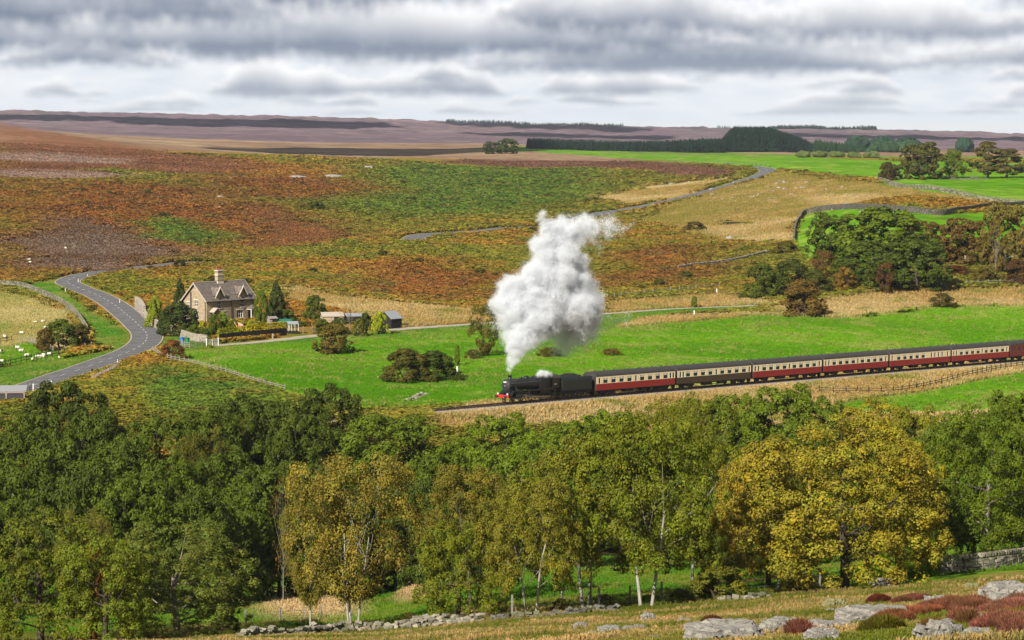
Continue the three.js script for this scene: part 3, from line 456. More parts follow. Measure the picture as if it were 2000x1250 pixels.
{ // what closes the wood between these: trees of the same sort of which only patches show
  const r = rng(909), kinds = ['oakA', 'oakB'], hexes = ['#3c5616', '#445c18', '#374e14', '#4a6218'];
  for (let D = 302; D < 372; D += 17) for (let px = -30; px < 2040; px += 74) {
    const x = px + (r() - 0.5) * 44, d = D + (r() - 0.5) * 12, b = placeOn(x, d), k = kinds[r() < 0.5 ? 0 : 1], hex = hexes[Math.floor(r() * 4)], h = 6.5 + r() * 2.5, w = 6.5 + 2 * r();
    if (x < 560 && d > 350) continue;
    const [t, o] = railAt(b[0], b[2]); if (o < 13 && t > -78) continue;   // keep the bank clear
    if (woodTops.some((q) => Math.hypot(q[0] - b[0], q[1] - b[2]) < Math.max(4, q[2] * 0.62))) continue;
    const topRow = 240 - (b[1] + h) / d * F; if (topRow < (x < 560 ? 800 : 815)) continue;
    tree(k, hex, 'dark', x, 0, w * F / d, d, 'low green tree filling a gap in the valley wood', { tall: h, group: 'gap trees of the valley wood' });
  }
}
// ---------------------------------------------------------------- trees and bushes beyond the railway
const bush = (kind, hex, bk, px, top, w, D, label, o = {}) => tree(kind, hex, bk, px, top, w, D, label, { name: 'bush', category: 'bush', ...o });
bush('scrub', '#6a4526', 'brown', 338, 662, 66, 455, 'reddish-brown bush inside the pale rail fence at the road bend');
bush('bush', '#5b5420', 'brown', 652, 632, 84, 476, 'olive-brown round bush on the field below the track');
bush('bush', '#4a4a1a', 'brown', 795, 680, 96, 433, 'dark hawthorn with a pale trunk foot, left of the pair on the field');
bush('bush', '#384818', 'brown', 850, 684, 88, 435, 'darker green hawthorn, right of the pair on the field');
tree('birchFar', '#5a5a22', 'brown', 944, 598, 66, 474, 'thin wind-bent tree with olive leaves behind the left side of the steam');
bush('scrub', '#4f4a1c', 'brown', 925, 682, 40, 470, 'low brown scrub round the dead stump on the field');
bush('scrub', '#57501c', 'brown', 1075, 678, 60, 474, 'low brown scrub under the foot of the steam');
bush('scrub', '#6b4a20', 'brown', 1195, 680, 44, 476, 'rusty low scrub right of the foot of the steam');
tree('column', '#4c6a1e', 'brown', 893, 676, 12, 458, 'sapling in a pale tube beside the hawthorn pair', { name: 'sapling', category: 'sapling' });
tree('column', '#4c6a24', 'brown', 1356, 580, 14, 585, 'young sapling in a pale tube beside the farm track', { name: 'sapling', category: 'sapling' });
// the clump on the right
tree('oakFar', '#3c5a1c', 'dark', 1622, 417, 92, 690, 'dark green oak inside the curve of the stone wall');
tree('oakFar', '#4f6a16', 'dark', 1722, 408, 175, 660, 'broad bright green oak, tallest of the right-hand clump');
tree('oakFar', '#3f5a16', 'dark', 1690, 470, 110, 635, 'mid-green oak under the broad bright oak');
tree('oakFar', '#38511a', 'dark', 1790, 462, 130, 612, 'large dark green oak reaching the ground at the clump edge');
tree('oakFar', '#34501a', 'dark', 1735, 500, 90, 610, 'dark oak low in the middle of the right-hand clump');
tree('oakFar', '#3d531a', 'dark', 1655, 505, 70, 622, 'small dark oak left of the middle of the clump');
tree('oakFar', '#5c4c20', 'brown', 1800, 430, 80, 680, 'brown-tinged tree behind the large dark oak');
tree('birchFar', '#5b4524', 'brown', 1608, 490, 52, 640, 'reddish-brown birch at the left of the dark oaks');
tree('birchFar', '#5a3c24', 'brown', 1728, 515, 40, 605, 'rust-brown birch peeping between the dark oaks');
bush('bush', '#45531c', 'brown', 1490, 512, 72, 610, 'olive bush at the left end of the right-hand clump');
bush('bush', '#3c481c', 'brown', 1545, 505, 90, 622, 'dark scrubby bush behind the brown roadside bush');
bush('bush', '#424c1c', 'brown', 1590, 525, 70, 612, 'green scrub bush right of the dark scrubby bush');
bush('bush', '#605024', 'brown', 1567, 545, 100, 558, 'big brown bush at the end of the farm track');
bush('scrub', '#6d5a24', 'brown', 1650, 520, 60, 614, 'thin pale-stemmed bush in front of the small dark oak');
bush('scrub', '#4a4a1e', 'brown', 1840, 572, 62, 588, 'low dark bush on the straw bank');
tree('oakFar', '#5f4f26', 'birch', 1885, 428, 112, 660, 'brown birch beside the white-limbed birch');
tree('oakFar', '#605a26', 'birch', 1962, 398, 96, 650, 'tall birch with bare white limbs on its left side');
tree('bare', '#6d5a2a', 'grey', 1944, 430, 44, 640, 'bare white forked birch in front of the tall birch');
bush('bush', '#5a3a24', 'brown', 1868, 518, 66, 640, 'reddish-brown bush below the brown birch');
bush('bush', '#5e5624', 'brown', 1925, 520, 60, 630, 'yellow-brown bush below the tall birch');
bush('bush', '#4f3a22', 'brown', 1985, 505, 60, 628, 'dark red-brown bush at the right picture edge');
bush('bush', '#57541e', 'brown', 1535, 470, 62, 735, 'olive bush at the foot of the curved stone wall');
bush('bush', '#565020', 'brown', 1357, 432, 50, 860, 'single olive-brown bush on the bracken slope left of the gorse');
bush('bush', '#2c4a20', 'brown', 1438, 444, 58, 880, 'wide dark gorse bush on the straw slope');
bush('bush', '#2c4a22', 'brown', 1418, 443, 26, 890, 'smaller gorse bush touching the wide one');
bush('bush', '#35501e', 'brown', 1441, 416, 20, 940, 'little round gorse bush uphill of the wide one');
bush('bush', '#35501e', 'brown', 1495, 442, 9, 880, 'tiny round bush between the gorse and the wall');
bush('bush', '#4f5a1e', 'brown', 615, 392, 40, 960, 'lone olive bush on the moor slope');
// the row on the skyline field
tree('oakFar', '#4a3c22', 'brown', 1734, 317, 36, 1015, 'small brown tree, first of the skyline field row');
tree('oakFar', '#3c4424', 'brown', 1748, 326, 26, 1018, 'low dark tree leaning on the small brown tree');
tree('oakFar', '#4c5026', 'grey', 1801, 279, 86, 1020, 'broad brown-green sycamore in the skyline field row');
tree('bare', '#3f6a28', 'grey', 1863, 292, 54, 1022, 'open fresh-green tree between the two broad sycamores');
tree('oakFar', '#3f6a28', 'grey', 1863, 292, 42, 1023, 'light green crown within the open fresh-green tree');
tree('flat', '#53522a', 'grey', 1930, 277, 76, 1022, 'tall tiered pine-like tree in the skyline field row');
tree('flat', '#4f4f28', 'grey', 1966, 291, 84, 1028, 'lower spreading tree right of the tiered one');
bush('bush', '#4a4526', 'brown', 1956, 345, 10, 1018, 'tiny bush at the foot of the spreading tree');
tree('oakFar', '#34502c', 'dark', 992, 271, 42, 1850, 'rounded tree alone on the far field edge');
tree('oakFar', '#3c4a26', 'dark', 962, 277, 40, 1850, 'lower brownish clump left of the far rounded tree');
// the left verge
bush('bush', '#2f5a1e', 'dark', 118, 622, 76, 480, 'dense dark green bush by the sheep pen');
bush('bush', '#4a4a20', 'brown', 158, 632, 50, 486, 'dusky brown-green bush at the end of the drystone wall');
bush('scrub', '#5a4a20', 'brown', 88, 640, 44, 478, 'thin brown scrub left of the dense dark bush');
// garden of the cottage
for (const [px, top, w, D, hex, label] of [[322, 606, 40, 515, '#2f4a1e', 'dark shrub between the lilac and the dark yew'], [418, 612, 26, 508, '#3c5a1e', 'leafy shrub at the near corner of the cottage'], [455, 622, 24, 505, '#46601e', 'small shrub left of the orange brick wall'], [500, 630, 30, 510, '#6a7a1e', 'yellow-green shrub right of the cottage porch'], [560, 604, 44, 536, '#3f5a20', 'broad shrub at the foot of the dark spreading conifer'], [590, 628, 34, 530, '#4c5c20', 'shrub behind the fuel tank and greenhouse'], [628, 622, 40, 516, '#54601e', 'olive shrub in front of the low stone shed'], [662, 620, 36, 516, '#3c501e', 'dark shrub in front of the low stone shed'], [700, 622, 30, 514, '#5c6020', 'brownish shrub at the foot of the thin garden tree']]) tree('bush', hex, 'dark', px, top, w, D, label, { name: 'bush', category: 'bush' });
tree('cone', '#2c4420', 'dark', 540, 550, 52, 538, 'dark spreading conifer right of the cottage');
tree('column', '#2c6418', 'dark', 510, 573, 30, 530, 'bright green clipped cypress beside the cottage');
tree('cone', '#2a4222', 'dark', 352, 546, 44, 540, 'dark conifer behind the cottage gable');
tree('oakFar', '#2f5a24', 'dark', 616, 577, 46, 540, 'round grey-green holly behind the garden sheds');
bush('bush', '#2c4426', 'dark', 352, 590, 82, 507, 'dark yew before the cottage gable');
bush('bush', '#74862a', 'dark', 303, 576, 34, 525, 'yellow-green lilac behind the roadside wall');
bush('bush', '#2f6020', 'dark', 378, 634, 32, 500, 'round clipped green bush in the garden corner');
bush('bush', '#8f9420', 'dark', 395, 627, 20, 501, 'golden clipped bush beside the round green one');
bush('bush', '#2c5a1e', 'dark', 400, 640, 26, 499, 'second clipped green bush under the golden one');
bush('bush', '#457a20', 'dark', 436, 608, 26, 511, 'bright green shrub against the cottage front');
bush('bush', '#8a961e', 'dark', 488, 626, 18, 508, 'small yellow-green bush by the cottage porch');
tree('bare', '#4c5a24', 'grey', 683, 588, 46, 524, 'thin garden tree with grey stem beside the low shed');
bush('bush', '#34481e', 'dark', 713, 610, 28, 520, 'dark bush left of the yellow-green one by the end shed');
bush('bush', '#86981c', 'dark', 741, 608, 34, 520, 'yellow-green rounded bush by the end shed');
const yards = [];                                                  // ground kept free of wild plants
// ---------------------------------------------------------------- roads, track, railway
const roads = [];                                                  // [x, z, half width]
const asphaltTile = tile(512, 5, 7, 0.5, 1, 0, 0.7);
const noSpec = (c, o = {}) => new THREE.MeshPhysicalMaterial({ color: new THREE.Color().setRGB(...c), roughness: 0.95, specularIntensity: 0.15, ...o });
const MAT = {
  road: noSpec([0.15, 0.147, 0.15], { map: asphaltTile, bumpMap: asphaltTile, bumpScale: 0.01 }), line: noSpec([0.5, 0.49, 0.46]), edge: noSpec([0.42, 0.38, 0.30], { map: asphaltTile }),
  track: noSpec([0.40, 0.36, 0.27], { map: asphaltTile }), ballast: noSpec([0.36, 0.31, 0.25], { map: grain, bumpMap: grain, bumpScale: 0.05 }), rail: std('#4a3a30', 0.45, { metalness: 0.6 }), sleeper: noSpec([0.07, 0.055, 0.045]),
  wood: noSpec([0.36, 0.29, 0.24], { map: bark, bumpMap: bark, bumpScale: 0.01 }), woodDark: noSpec([0.075, 0.062, 0.05], { map: bark }), woodGrey: noSpec([0.32, 0.29, 0.25], { map: bark }), white: noSpec([0.62, 0.61, 0.58]), felt: noSpec([0.24, 0.24, 0.25]), wire: std('#6a6862', 0.5, { metalness: 0.5 }),
};
function smoothPath(pts, step) { const c = new THREE.CatmullRomCurve3(pts.map((p) => new THREE.Vector3(...p)), false, 'centripetal'), n = Math.max(2, Math.round(c.getLength() / step)); return c.getSpacedPoints(n); }
function ribbon(path, half, lift, off = 0, from = 0, to = path.length - 1, cross = 6) {   // a strip laid on the land
  const pos = [], uv = [], idx = []; let run = 0;
  for (let i = from; i <= to; i++) {
    const a = path[Math.max(0, i - 1)], b = path[Math.min(path.length - 1, i + 1)], l = Math.hypot(b.x - a.x, b.z - a.z) || 1, nx = -(b.z - a.z) / l, nz = (b.x - a.x) / l;
    if (i > from) run += path[i].distanceTo(path[i - 1]);
    for (let k = 0; k <= cross; k++) { const s = off + half * (2 * k / cross - 1), x = path[i].x + nx * s, z = path[i].z + nz * s; pos.push(x, height(x, z) + lift, z); uv.push(s / 14, run / 14); }
    if (i > from) for (let k = 0; k < cross; k++) { const q = (i - from) * (cross + 1) + k, p = q - cross - 1; idx.push(p, q, p + 1, p + 1, q, q + 1); }
  }
  const g = new THREE.BufferGeometry(); g.setAttribute('position', new THREE.BufferAttribute(new Float32Array(pos), 3)); g.setAttribute('uv', new THREE.BufferAttribute(new Float32Array(uv), 2)); g.setIndex(idx); g.computeVertexNormals();
  if (g.attributes.normal.getY(0) < 0) { for (let k = 0; k < idx.length; k += 3) [idx[k], idx[k + 1]] = [idx[k + 1], idx[k]]; g.setIndex(idx); g.computeVertexNormals(); }
  return g;
}
function road(pts, half, name, mat, lift, edges) {
  const path = smoothPath(pts, 1.5), r = part(name, ribbon(path, half, lift), mat); r.userData.kind = 'structure';
  for (let i = 0; i < path.length; i++) roads.push([path[i].x, path[i].z, half]);
  if (edges) for (const s of [-1, 1]) part('road_edge', ribbon(path, 0.13, lift + 0.012, s * (half - 0.02), 0, path.length - 1, 1), MAT.edge, r);
  return { path, r };
}
const V = (...list) => list.map(([px, py, from]) => ground(px, py, from ?? 392));
{
  const near = V([-60, 792, 385], [0, 775, 385], [70, 752], [140, 728], [205, 705], [252, 688], [281, 671], [287, 655], [272, 637], [245, 613], [222, 595], [190, 577], [152, 562], [132, 551], [150, 541], [190, 533], [250, 527], [330, 518], [400, 513]);
  const { path, r } = road(near, 3.0, 'road', MAT.road, 0.10, true);
  for (let i = 6; i + 3 < path.length; i += path[i].z > -440 ? 5 : 4) part('road_marking', ribbon(path, 0.06, 0.125, 0, i, i + 2, 1), MAT.line, r);
  const far = V([800, 470, 700], [835, 459, 700], [940, 452, 700], [1050, 443, 700], [1150, 425, 700], [1230, 409, 700], [1330, 387, 700], [1420, 363, 700], [1475, 346, 700], [1497, 336, 700], [1494, 330, 700], [1470, 327, 700]);
  const f = road(far, 3.4, 'road', MAT.road, 0.16, true);
  for (let i = 10; i + 3 < f.path.length; i += 7) part('road_marking', ribbon(f.path, 0.08, 0.19, 0, i, i + 2, 1), MAT.line, f.r);
  road(V([418, 676, 440], [520, 667, 440], [640, 654, 440], [760, 645, 440], [900, 635, 440], [1050, 624, 440], [1250, 608, 440], [1400, 600, 440], [1490, 596, 440]), 1.5, 'track', MAT.track, 0.05);
}
// the railway: ballast, sleepers, rails
const railLen = Math.hypot(RAIL[0], RAIL[2]);
const lineAt = (t, off = 0, up = 0) => { return [P0[0] + RAIL[0] * t - off * RAIL[2] / railLen, P0[1] + RAIL[1] * t + up, P0[2] + RAIL[2] * t + off * RAIL[0] / railLen]; };
{
  const sec = [[-3.4, -0.9], [-2.1, -0.19], [2.1, -0.19], [3.4, -0.9]], pos = [], uv = [], idx = []; let n = 0;
  for (let t = -78; t <= 240; t += 3) { for (const [o, y] of sec) { pos.push(...lineAt(t, o, y)); uv.push(t / 6, o / 6); } if (n) for (let k = 0; k < 3; k++) { const q = n * 4 + k; idx.push(q - 4, q - 3, q, q, q - 3, q + 1); } n++; }
  const g = new THREE.BufferGeometry(); g.setAttribute('position', new THREE.BufferAttribute(new Float32Array(pos), 3)); g.setAttribute('uv', new THREE.BufferAttribute(new Float32Array(uv), 2)); g.setIndex(idx); g.computeVertexNormals();
  if (g.attributes.normal.getY(5) < 0) { for (let k = 0; k < idx.length; k += 3) [idx[k], idx[k + 1]] = [idx[k + 1], idx[k]]; g.setIndex(idx); g.computeVertexNormals(); }
  part('railway_ballast', g, MAT.ballast).userData.kind = 'structure';
  const tr = thing('railway_track', 'single railway track on a stone bed, dark rails running under the train', 'railway track', P0, Math.atan2(-RAIL[2], RAIL[0]));
  const tilt = Math.asin(RAIL[1]);
  for (const o of [-0.75, 0.75]) part('rail', new THREE.BoxGeometry(300, 0.16, 0.07).rotateZ(tilt).translate(74, tilt * 74 - 0.06, o), MAT.rail, tr);
  const sl = []; for (let t = -76; t < 222; t += 0.72) sl.push(new THREE.BoxGeometry(0.26, 0.13, 2.6).translate(t, tilt * t - 0.18, 0));
  tag(part('sleepers', sl, MAT.sleeper, tr), null, null, null, 'stuff');
}
// ---------------------------------------------------------------- the train
const YAW = Math.atan2(-RAIL[2], RAIL[0]), TILT = Math.asin(RAIL[1]);
const vehicle = (name, label, category, t, group) => { const g = thing(name, label, category, lineAt(t), 0, group); g.rotation.set(0, YAW, TILT, 'YZX'); return g; };
const paint = (c, rough = 0.4, o = {}) => new THREE.MeshPhysicalMaterial({ color: new THREE.Color().setRGB(...c), roughness: rough, ...o });
const grime = tile(256, 6, 5, 0.75, 1.02);
const TM = {
  crimson: paint([0.27, 0.012, 0.014], 0.35, { map: grime }), cream: paint([0.86, 0.70, 0.40], 0.4, { map: grime }), brown: paint([0.055, 0.032, 0.014], 0.4, { map: grime }), maroon: paint([0.13, 0.012, 0.016], 0.35), roof: paint([0.034, 0.029, 0.027], 0.85, { map: grime }), black: paint([0.018, 0.018, 0.02], 0.7),
  frame: paint([0.022, 0.02, 0.019], 0.9), glass: paint([0.02, 0.024, 0.03], 0.08), trim: paint([0.8, 0.74, 0.6], 0.5), steel: std('#8a8580', 0.35, { metalness: 0.85 }), engine: paint([0.010, 0.0105, 0.011], 0.4, { map: grime }), smokebox: paint([0.022, 0.022, 0.023], 0.7, { map: grime }),
  red: paint([0.55, 0.02, 0.015], 0.4), lamp: paint([0.85, 0.84, 0.8], 0.4), coal: paint([0.012, 0.012, 0.012], 0.55), brass: std('#b08a4a', 0.35, { metalness: 0.8 }), tender: paint([0.008, 0.012, 0.009], 0.45, { map: grime }), plate: paint([0.75, 0.74, 0.7], 0.5), wheel: paint([0.03, 0.028, 0.027], 0.6),
};
function disc(r, w, x, y, z, n = 24) { return new THREE.CylinderGeometry(r, r, w, n).rotateX(Math.PI / 2).translate(x, y, z); }
function spoked(r, x, z, spokes) {                                 // a spoked wheel with rim, hub and balance weight
  const g = [new THREE.TorusGeometry(r - 0.06, 0.065, 6, 28).translate(x, r, z), disc(r * 0.17, 0.18, x, r, z, 12)];
  for (let k = 0; k < spokes; k++) { const a = k / spokes * 6.2832; g.push(rod([x, r, z], [x + Math.cos(a) * (r - 0.08), r + Math.sin(a) * (r - 0.08), z], 0.035, 0.025, 5)); }
  if (r > 0.7) { const s = new THREE.Shape(); s.absarc(0, 0, r - 0.1, 0.5, 1.7, false); s.lineTo(Math.cos(1.7) * (r - 0.34), Math.sin(1.7) * (r - 0.34)); s.absarc(0, 0, r - 0.34, 1.7, 0.5, true); g.push(new THREE.ExtrudeGeometry(s, { depth: 0.06, bevelEnabled: false }).translate(x, r, z - 0.03)); }
  return g;
}
const bogieWheelGeo = merge(spoked(0.46, 0, 0, 10)), smallWheelGeo = merge([disc(0.46, 0.12, 0, 0.46, 0), disc(0.5, 0.03, 0, 0.46, -0.06)]);
function panelWithHoles(x0, x1, y0, y1, holes, depth) {
  const s = new THREE.Shape([new THREE.Vector2(x0, y0), new THREE.Vector2(x1, y0), new THREE.Vector2(x1, y1), new THREE.Vector2(x0, y1)]);
  for (const [cx, cy, w, h] of holes) s.holes.push(new THREE.Path([new THREE.Vector2(cx - w / 2, cy - h / 2), new THREE.Vector2(cx - w / 2, cy + h / 2), new THREE.Vector2(cx + w / 2, cy + h / 2), new THREE.Vector2(cx + w / 2, cy - h / 2)]));
  return new THREE.ExtrudeGeometry(s, { depth, bevelEnabled: false });
}
const wideFrame = merge([box(1.12, 0.05, 0.03, 0, 0.44), box(1.12, 0.05, 0.03, 0, -0.44), box(0.05, 0.93, 0.03, -0.58), box(0.05, 0.93, 0.03, 0.58), box(1.12, 0.045, 0.03, 0, 0.16), box(0.05, 0.26, 0.03, -0.30, 0.30), box(0.05, 0.26, 0.03, 0.30, 0.30), box(0.09, 0.26, 0.03, 0, 0.30)]);
const widePane = box(1.14, 0.92, 0.02), slimPane = box(0.46, 0.92, 0.02), slimFrame = merge([box(0.48, 0.045, 0.03, 0, 0.45), box(0.48, 0.045, 0.03, 0, -0.45), box(0.04, 0.94, 0.03, -0.24), box(0.04, 0.94, 0.03, 0.24)]);
const TSO = [['s', 0.75], ['w', 2.2], ['w', 4.15], ['w', 6.1], ['w', 8.05], ['s', 9.62], ['w', 11.2], ['w', 13.15], ['w', 15.1], ['w', 17.05], ['s', 18.3], ['s', 19.05]];
const BRAKE = [['s', 0.7], ['w', 2.8], ['w', 4.75], ['w', 6.7], ['w', 8.65], ['w', 10.6], ['s', 13.3], ['s', 14.4], ['s', 15.6], ['s', 16.8], ['s', 18.6]];
const SECOND = [['s', 0.6], ['s', 1.5], ['w', 3.1], ['w', 5.0], ['w', 6.9], ['w', 8.8], ['s', 10.2], ['w', 11.6], ['w', 13.5], ['w', 15.4], ['w', 17.3], ['s', 18.8]];
function coach(label, t, lower, upper, plan, group) {
  const c = vehicle('railway_coach', label, 'railway coach', t, group), L = 19.5, U = TM[upper], B = TM[lower];
  for (const side of [1, -1]) {
    const S = new THREE.Group(); const flip = (g) => side > 0 ? g : g.rotateY(Math.PI).translate(L, 0, 0);
    part('lower_panel', flip(new THREE.BoxGeometry(L, 1.02, 0.05).translate(L / 2, 1.43, 1.35)), B, c);
    const holes = plan.map(([k, x]) => [x, 2.42, k === 'w' ? 1.16 : 0.48, 0.94]);
    part('upper_panel', flip(panelWithHoles(0, L, 1.94, 3.06, holes, 0.05).translate(0, 0, 1.325)), U, c);
    for (const [k, x] of plan) {
      const w = part('window', flip((k === 'w' ? widePane : slimPane).clone().translate(x, 2.42, 1.335)), TM.glass, c);
      part('frame', flip((k === 'w' ? wideFrame : slimFrame).clone().translate(x, 2.42, 1.362)), upper === 'maroon' ? TM.maroon : TM.trim, w);
      if (k === 's') part('door', flip(merge([box(0.72, 1.9, 0.02, x, 1.99, 1.378).translate(0, -0.45, 0), box(0.02, 0.12, 0.06, x + 0.3, 1.75, 1.39)]).scale(1, 0.5, 1).translate(0, 0.68, 0)), B, c);
    }
  }
  const a = new THREE.Shape(); a.moveTo(-1.38, 3.03); a.bezierCurveTo(-1.36, 3.45, -0.85, 3.80, 0, 3.80); a.bezierCurveTo(0.85, 3.80, 1.36, 3.45, 1.38, 3.03); a.lineTo(-1.38, 3.03);
  part('roof', new THREE.ExtrudeGeometry(a, { depth: L, bevelEnabled: false, curveSegments: 10 }).rotateY(Math.PI / 2), TM.roof, c);
  for (let x = 1.6; x < L; x += 2.35) part('roof_vent', new THREE.CylinderGeometry(0.13, 0.17, 0.2, 8).translate(x, 3.82, (Math.round(x) % 2 ? 0.4 : -0.4)), TM.roof, c);
  for (const x of [0, L]) { part('end_panel', rbox(0.06, 2.1, 2.7, x, 2.0, 0, 0.03), TM.black, c); part('gangway', rbox(0.32, 2.2, 1.0, x + (x ? 0.17 : -0.17), 2.05, 0, 0.04), TM.black, c); for (const z of [-0.87, 0.87]) part('buffer', [rod([x, 1.06, z], [x + (x ? 0.3 : -0.3), 1.06, z], 0.07), new THREE.CylinderGeometry(0.24, 0.24, 0.05, 14).rotateZ(Math.PI / 2).translate(x + (x ? 0.31 : -0.31), 1.06, z)], TM.frame, c); }
  part('underframe', [box(L, 0.2, 2.3, L / 2, 0.85, 0), box(2.2, 0.45, 0.7, 8.2, 0.58, 0.85), box(1.5, 0.4, 0.6, 12.0, 0.6, 0.85), box(1.8, 0.45, 0.7, 10.2, 0.58, -0.85), rod([6, 0.75, 1.0], [8.5, 0.42, 1.0], 0.04), rod([11, 0.42, 1.0], [13.5, 0.75, 1.0], 0.04), rod([8.5, 0.42, 1.0], [11, 0.42, 1.0], 0.04)], TM.frame, c);
  for (const bx of [2.9, L - 2.9]) {
    const b = part('bogie', [box(3.7, 0.22, 0.12, bx, 0.62, 1.02), box(3.7, 0.22, 0.12, bx, 0.62, -1.02), box(0.5, 0.3, 2.2, bx, 0.62, 0), box(0.3, 0.3, 0.2, bx - 1.3, 0.46, 1.06), box(0.3, 0.3, 0.2, bx + 1.3, 0.46, 1.06), box(0.6, 0.16, 0.16, bx, 0.42, 1.06)], TM.frame, c);
    for (const dx of [-1.3, 1.3]) for (const z of [-0.78, 0.78]) part('wheel', smallWheelGeo.clone().translate(bx + dx, 0, z), TM.wheel, b);
  }
  return c;
}
const CG = 'coaches behind the steam engine';
coach('crimson and cream coach, first behind the tender', -20.1 + 0.3, 'crimson', 'cream', TSO, CG);
coach('chocolate and cream coach with brown lower panels, the only one so painted', 0.3, 'brown', 'cream', [...TSO].map(([k, x]) => [k, 19.5 - x + 0.3]).filter(([k, x]) => x > 0.4 && x < 19.1), CG);
coach('crimson and cream coach just behind the brown and cream one', 20.4, 'crimson', 'cream', SECOND, CG);
coach('crimson and cream coach fourth in the train, ahead of the brake coach', 40.5, 'crimson', 'cream', SECOND, CG);
coach('crimson and cream brake coach with five windows then blank guard panels', 60.6, 'crimson', 'cream', BRAKE, CG);
coach('last crimson and cream coach, before the all-maroon one', 80.7, 'crimson', 'cream', SECOND, CG);
coach('all-maroon coach cut by the picture edge', 100.8, 'maroon', 'maroon', SECOND, CG);
{ // the engine, front buffer beam at its origin, running towards -x
  const e = vehicle('steam_locomotive', 'black steam locomotive with red buffer beam heading the train', 'steam locomotive', -39.9), E = TM.engine, both = (f) => [1, -1].flatMap((s) => [].concat(f(s)));
  const lathe = (pts, n = 28) => new THREE.LatheGeometry(pts.map((p) => new THREE.Vector2(p[1], p[0])), n).rotateZ(-Math.PI / 2);
  const by = 2.72;
  part('boiler', lathe([[2.55, 0.84], [4.4, 0.86], [7.4, 0.96]]).translate(0, by, 0), E, e);
  part('boiler_band', [2.7, 3.9, 5.3, 6.6].map((x) => new THREE.TorusGeometry(0.84 + (x - 2.5) * 0.024, 0.018, 4, 28).rotateY(Math.PI / 2).translate(x, by, 0)), TM.smokebox, e);
  part('smokebox', lathe([[0.72, 0], [0.72, 0.86], [0.76, 0.88], [2.55, 0.88], [2.56, 0.84]]).translate(0, by, 0), TM.smokebox, e);
  const door = part('smokebox_door', lathe([[0.52, 0], [0.55, 0.3], [0.62, 0.52], [0.7, 0.68], [0.73, 0.7]]).translate(0, by, 0), TM.smokebox, e);
  part('number_plate', rbox(0.03, 0.13, 0.62, 0.53, by + 0.45, 0), TM.plate, door); part('door_handle', [rod([0.5, by, 0], [0.46, by - 0.22, 0.12], 0.025), rod([0.5, by, 0], [0.46, by - 0.24, -0.06], 0.025)], TM.steel, door);
  part('smokebox_saddle', [box(1.5, 0.7, 1.5, 1.65, 1.75, 0)], E, e);
  part('chimney', new THREE.LatheGeometry([[0.42, 0], [0.31, 0.12], [0.27, 0.3], [0.29, 0.52], [0.36, 0.58], [0.36, 0.64], [0.24, 0.64], [0.22, 0.2]].map((p) => new THREE.Vector2(...p)), 20).translate(1.62, by + 0.8, 0), E, e);
  part('dome', new THREE.SphereGeometry(0.44, 18, 10, 0, 6.3, 0, 1.5).scale(1.25, 1, 1).translate(5.4, by + 0.74, 0), E, e);
  part('top_feed', [new THREE.SphereGeometry(0.26, 14, 8).scale(1.3, 0.9, 1).translate(4.15, by + 0.85, 0), rod([4.15, by + 0.8, 0.3], [4.2, by, 0.92], 0.04), rod([4.15, by + 0.8, -0.3], [4.2, by, -0.92], 0.04)], E, e);
  const fs = new THREE.Shape(); fs.moveTo(-0.85, 1.2); fs.lineTo(-1.02, 2.9); fs.quadraticCurveTo(-1.02, 3.62, -0.55, 3.70); fs.lineTo(0.55, 3.70); fs.quadraticCurveTo(1.02, 3.62, 1.02, 2.9); fs.lineTo(0.85, 1.2);
  part('firebox', new THREE.ExtrudeGeometry(fs, { depth: 2.5, bevelEnabled: true, bevelSize: 0.03, bevelThickness: 0.03 }).rotateY(Math.PI / 2).translate(7.4, 0, 0), E, e);
  part('safety_valve', [rod([7.7, 3.7, 0.15], [7.7, 3.95, 0.15], 0.07), rod([7.7, 3.7, -0.15], [7.7, 3.95, -0.15], 0.07)], TM.brass, e);
  part('running_plate', both((s) => [box(8.6, 0.06, 0.5, 5.6, 1.82, s * 1.05), box(8.6, 0.14, 0.04, 5.6, 1.76, s * 1.29), bar([1.3, 1.82, s * 1.05], [0.7, 1.25, s * 1.05], 0.5, 0.05)]).concat([box(0.75, 0.05, 2.5, 0.35, 1.24, 0)]), E, e);
  part('handrail', both((s) => rod([0.9, by + 0.25, s * 0.93], [7.3, by + 0.35, s * 1.0], 0.022)), TM.steel, e);
  part('frame', [box(10.4, 0.62, 0.06, 5.6, 1.1, 0.62), box(10.4, 0.62, 0.06, 5.6, 1.1, -0.62), box(0.5, 0.5, 2.0, 6.2, 1.1, 0)], TM.frame, e);
  part('buffer_beam', rbox(0.1, 0.46, 2.5, 0.02, 1.06, 0, 0.02), TM.red, e);
  for (const s of [1, -1]) {
    part('buffer', [rod([0, 1.06, s * 0.87], [-0.32, 1.06, s * 0.87], 0.13, 0.10, 12), new THREE.CylinderGeometry(0.23, 0.23, 0.05, 16).rotateZ(Math.PI / 2).translate(-0.42, 1.06, s * 0.87), rod([-0.3, 1.06, s * 0.87], [-0.42, 1.06, s * 0.87], 0.06)], TM.frame, e);
    part('headlamp', [rbox(0.16, 0.22, 0.16, 0.1, 1.42, s * 0.95, 0.02), new THREE.CylinderGeometry(0.07, 0.07, 0.06, 10).rotateZ(Math.PI / 2).translate(0.0, 1.42, s * 0.95)], TM.lamp, e);
    part('cylinder', [new THREE.CylinderGeometry(0.36, 0.36, 1.15, 18).rotateZ(Math.PI / 2).translate(2.35, 0.98, s * 1.08), new THREE.CylinderGeometry(0.2, 0.2, 1.25, 14).rotateZ(Math.PI / 2).translate(2.35, 1.5, s * 1.06), box(1.0, 0.8, 0.5, 2.35, 1.28, s * 0.92)], E, e);
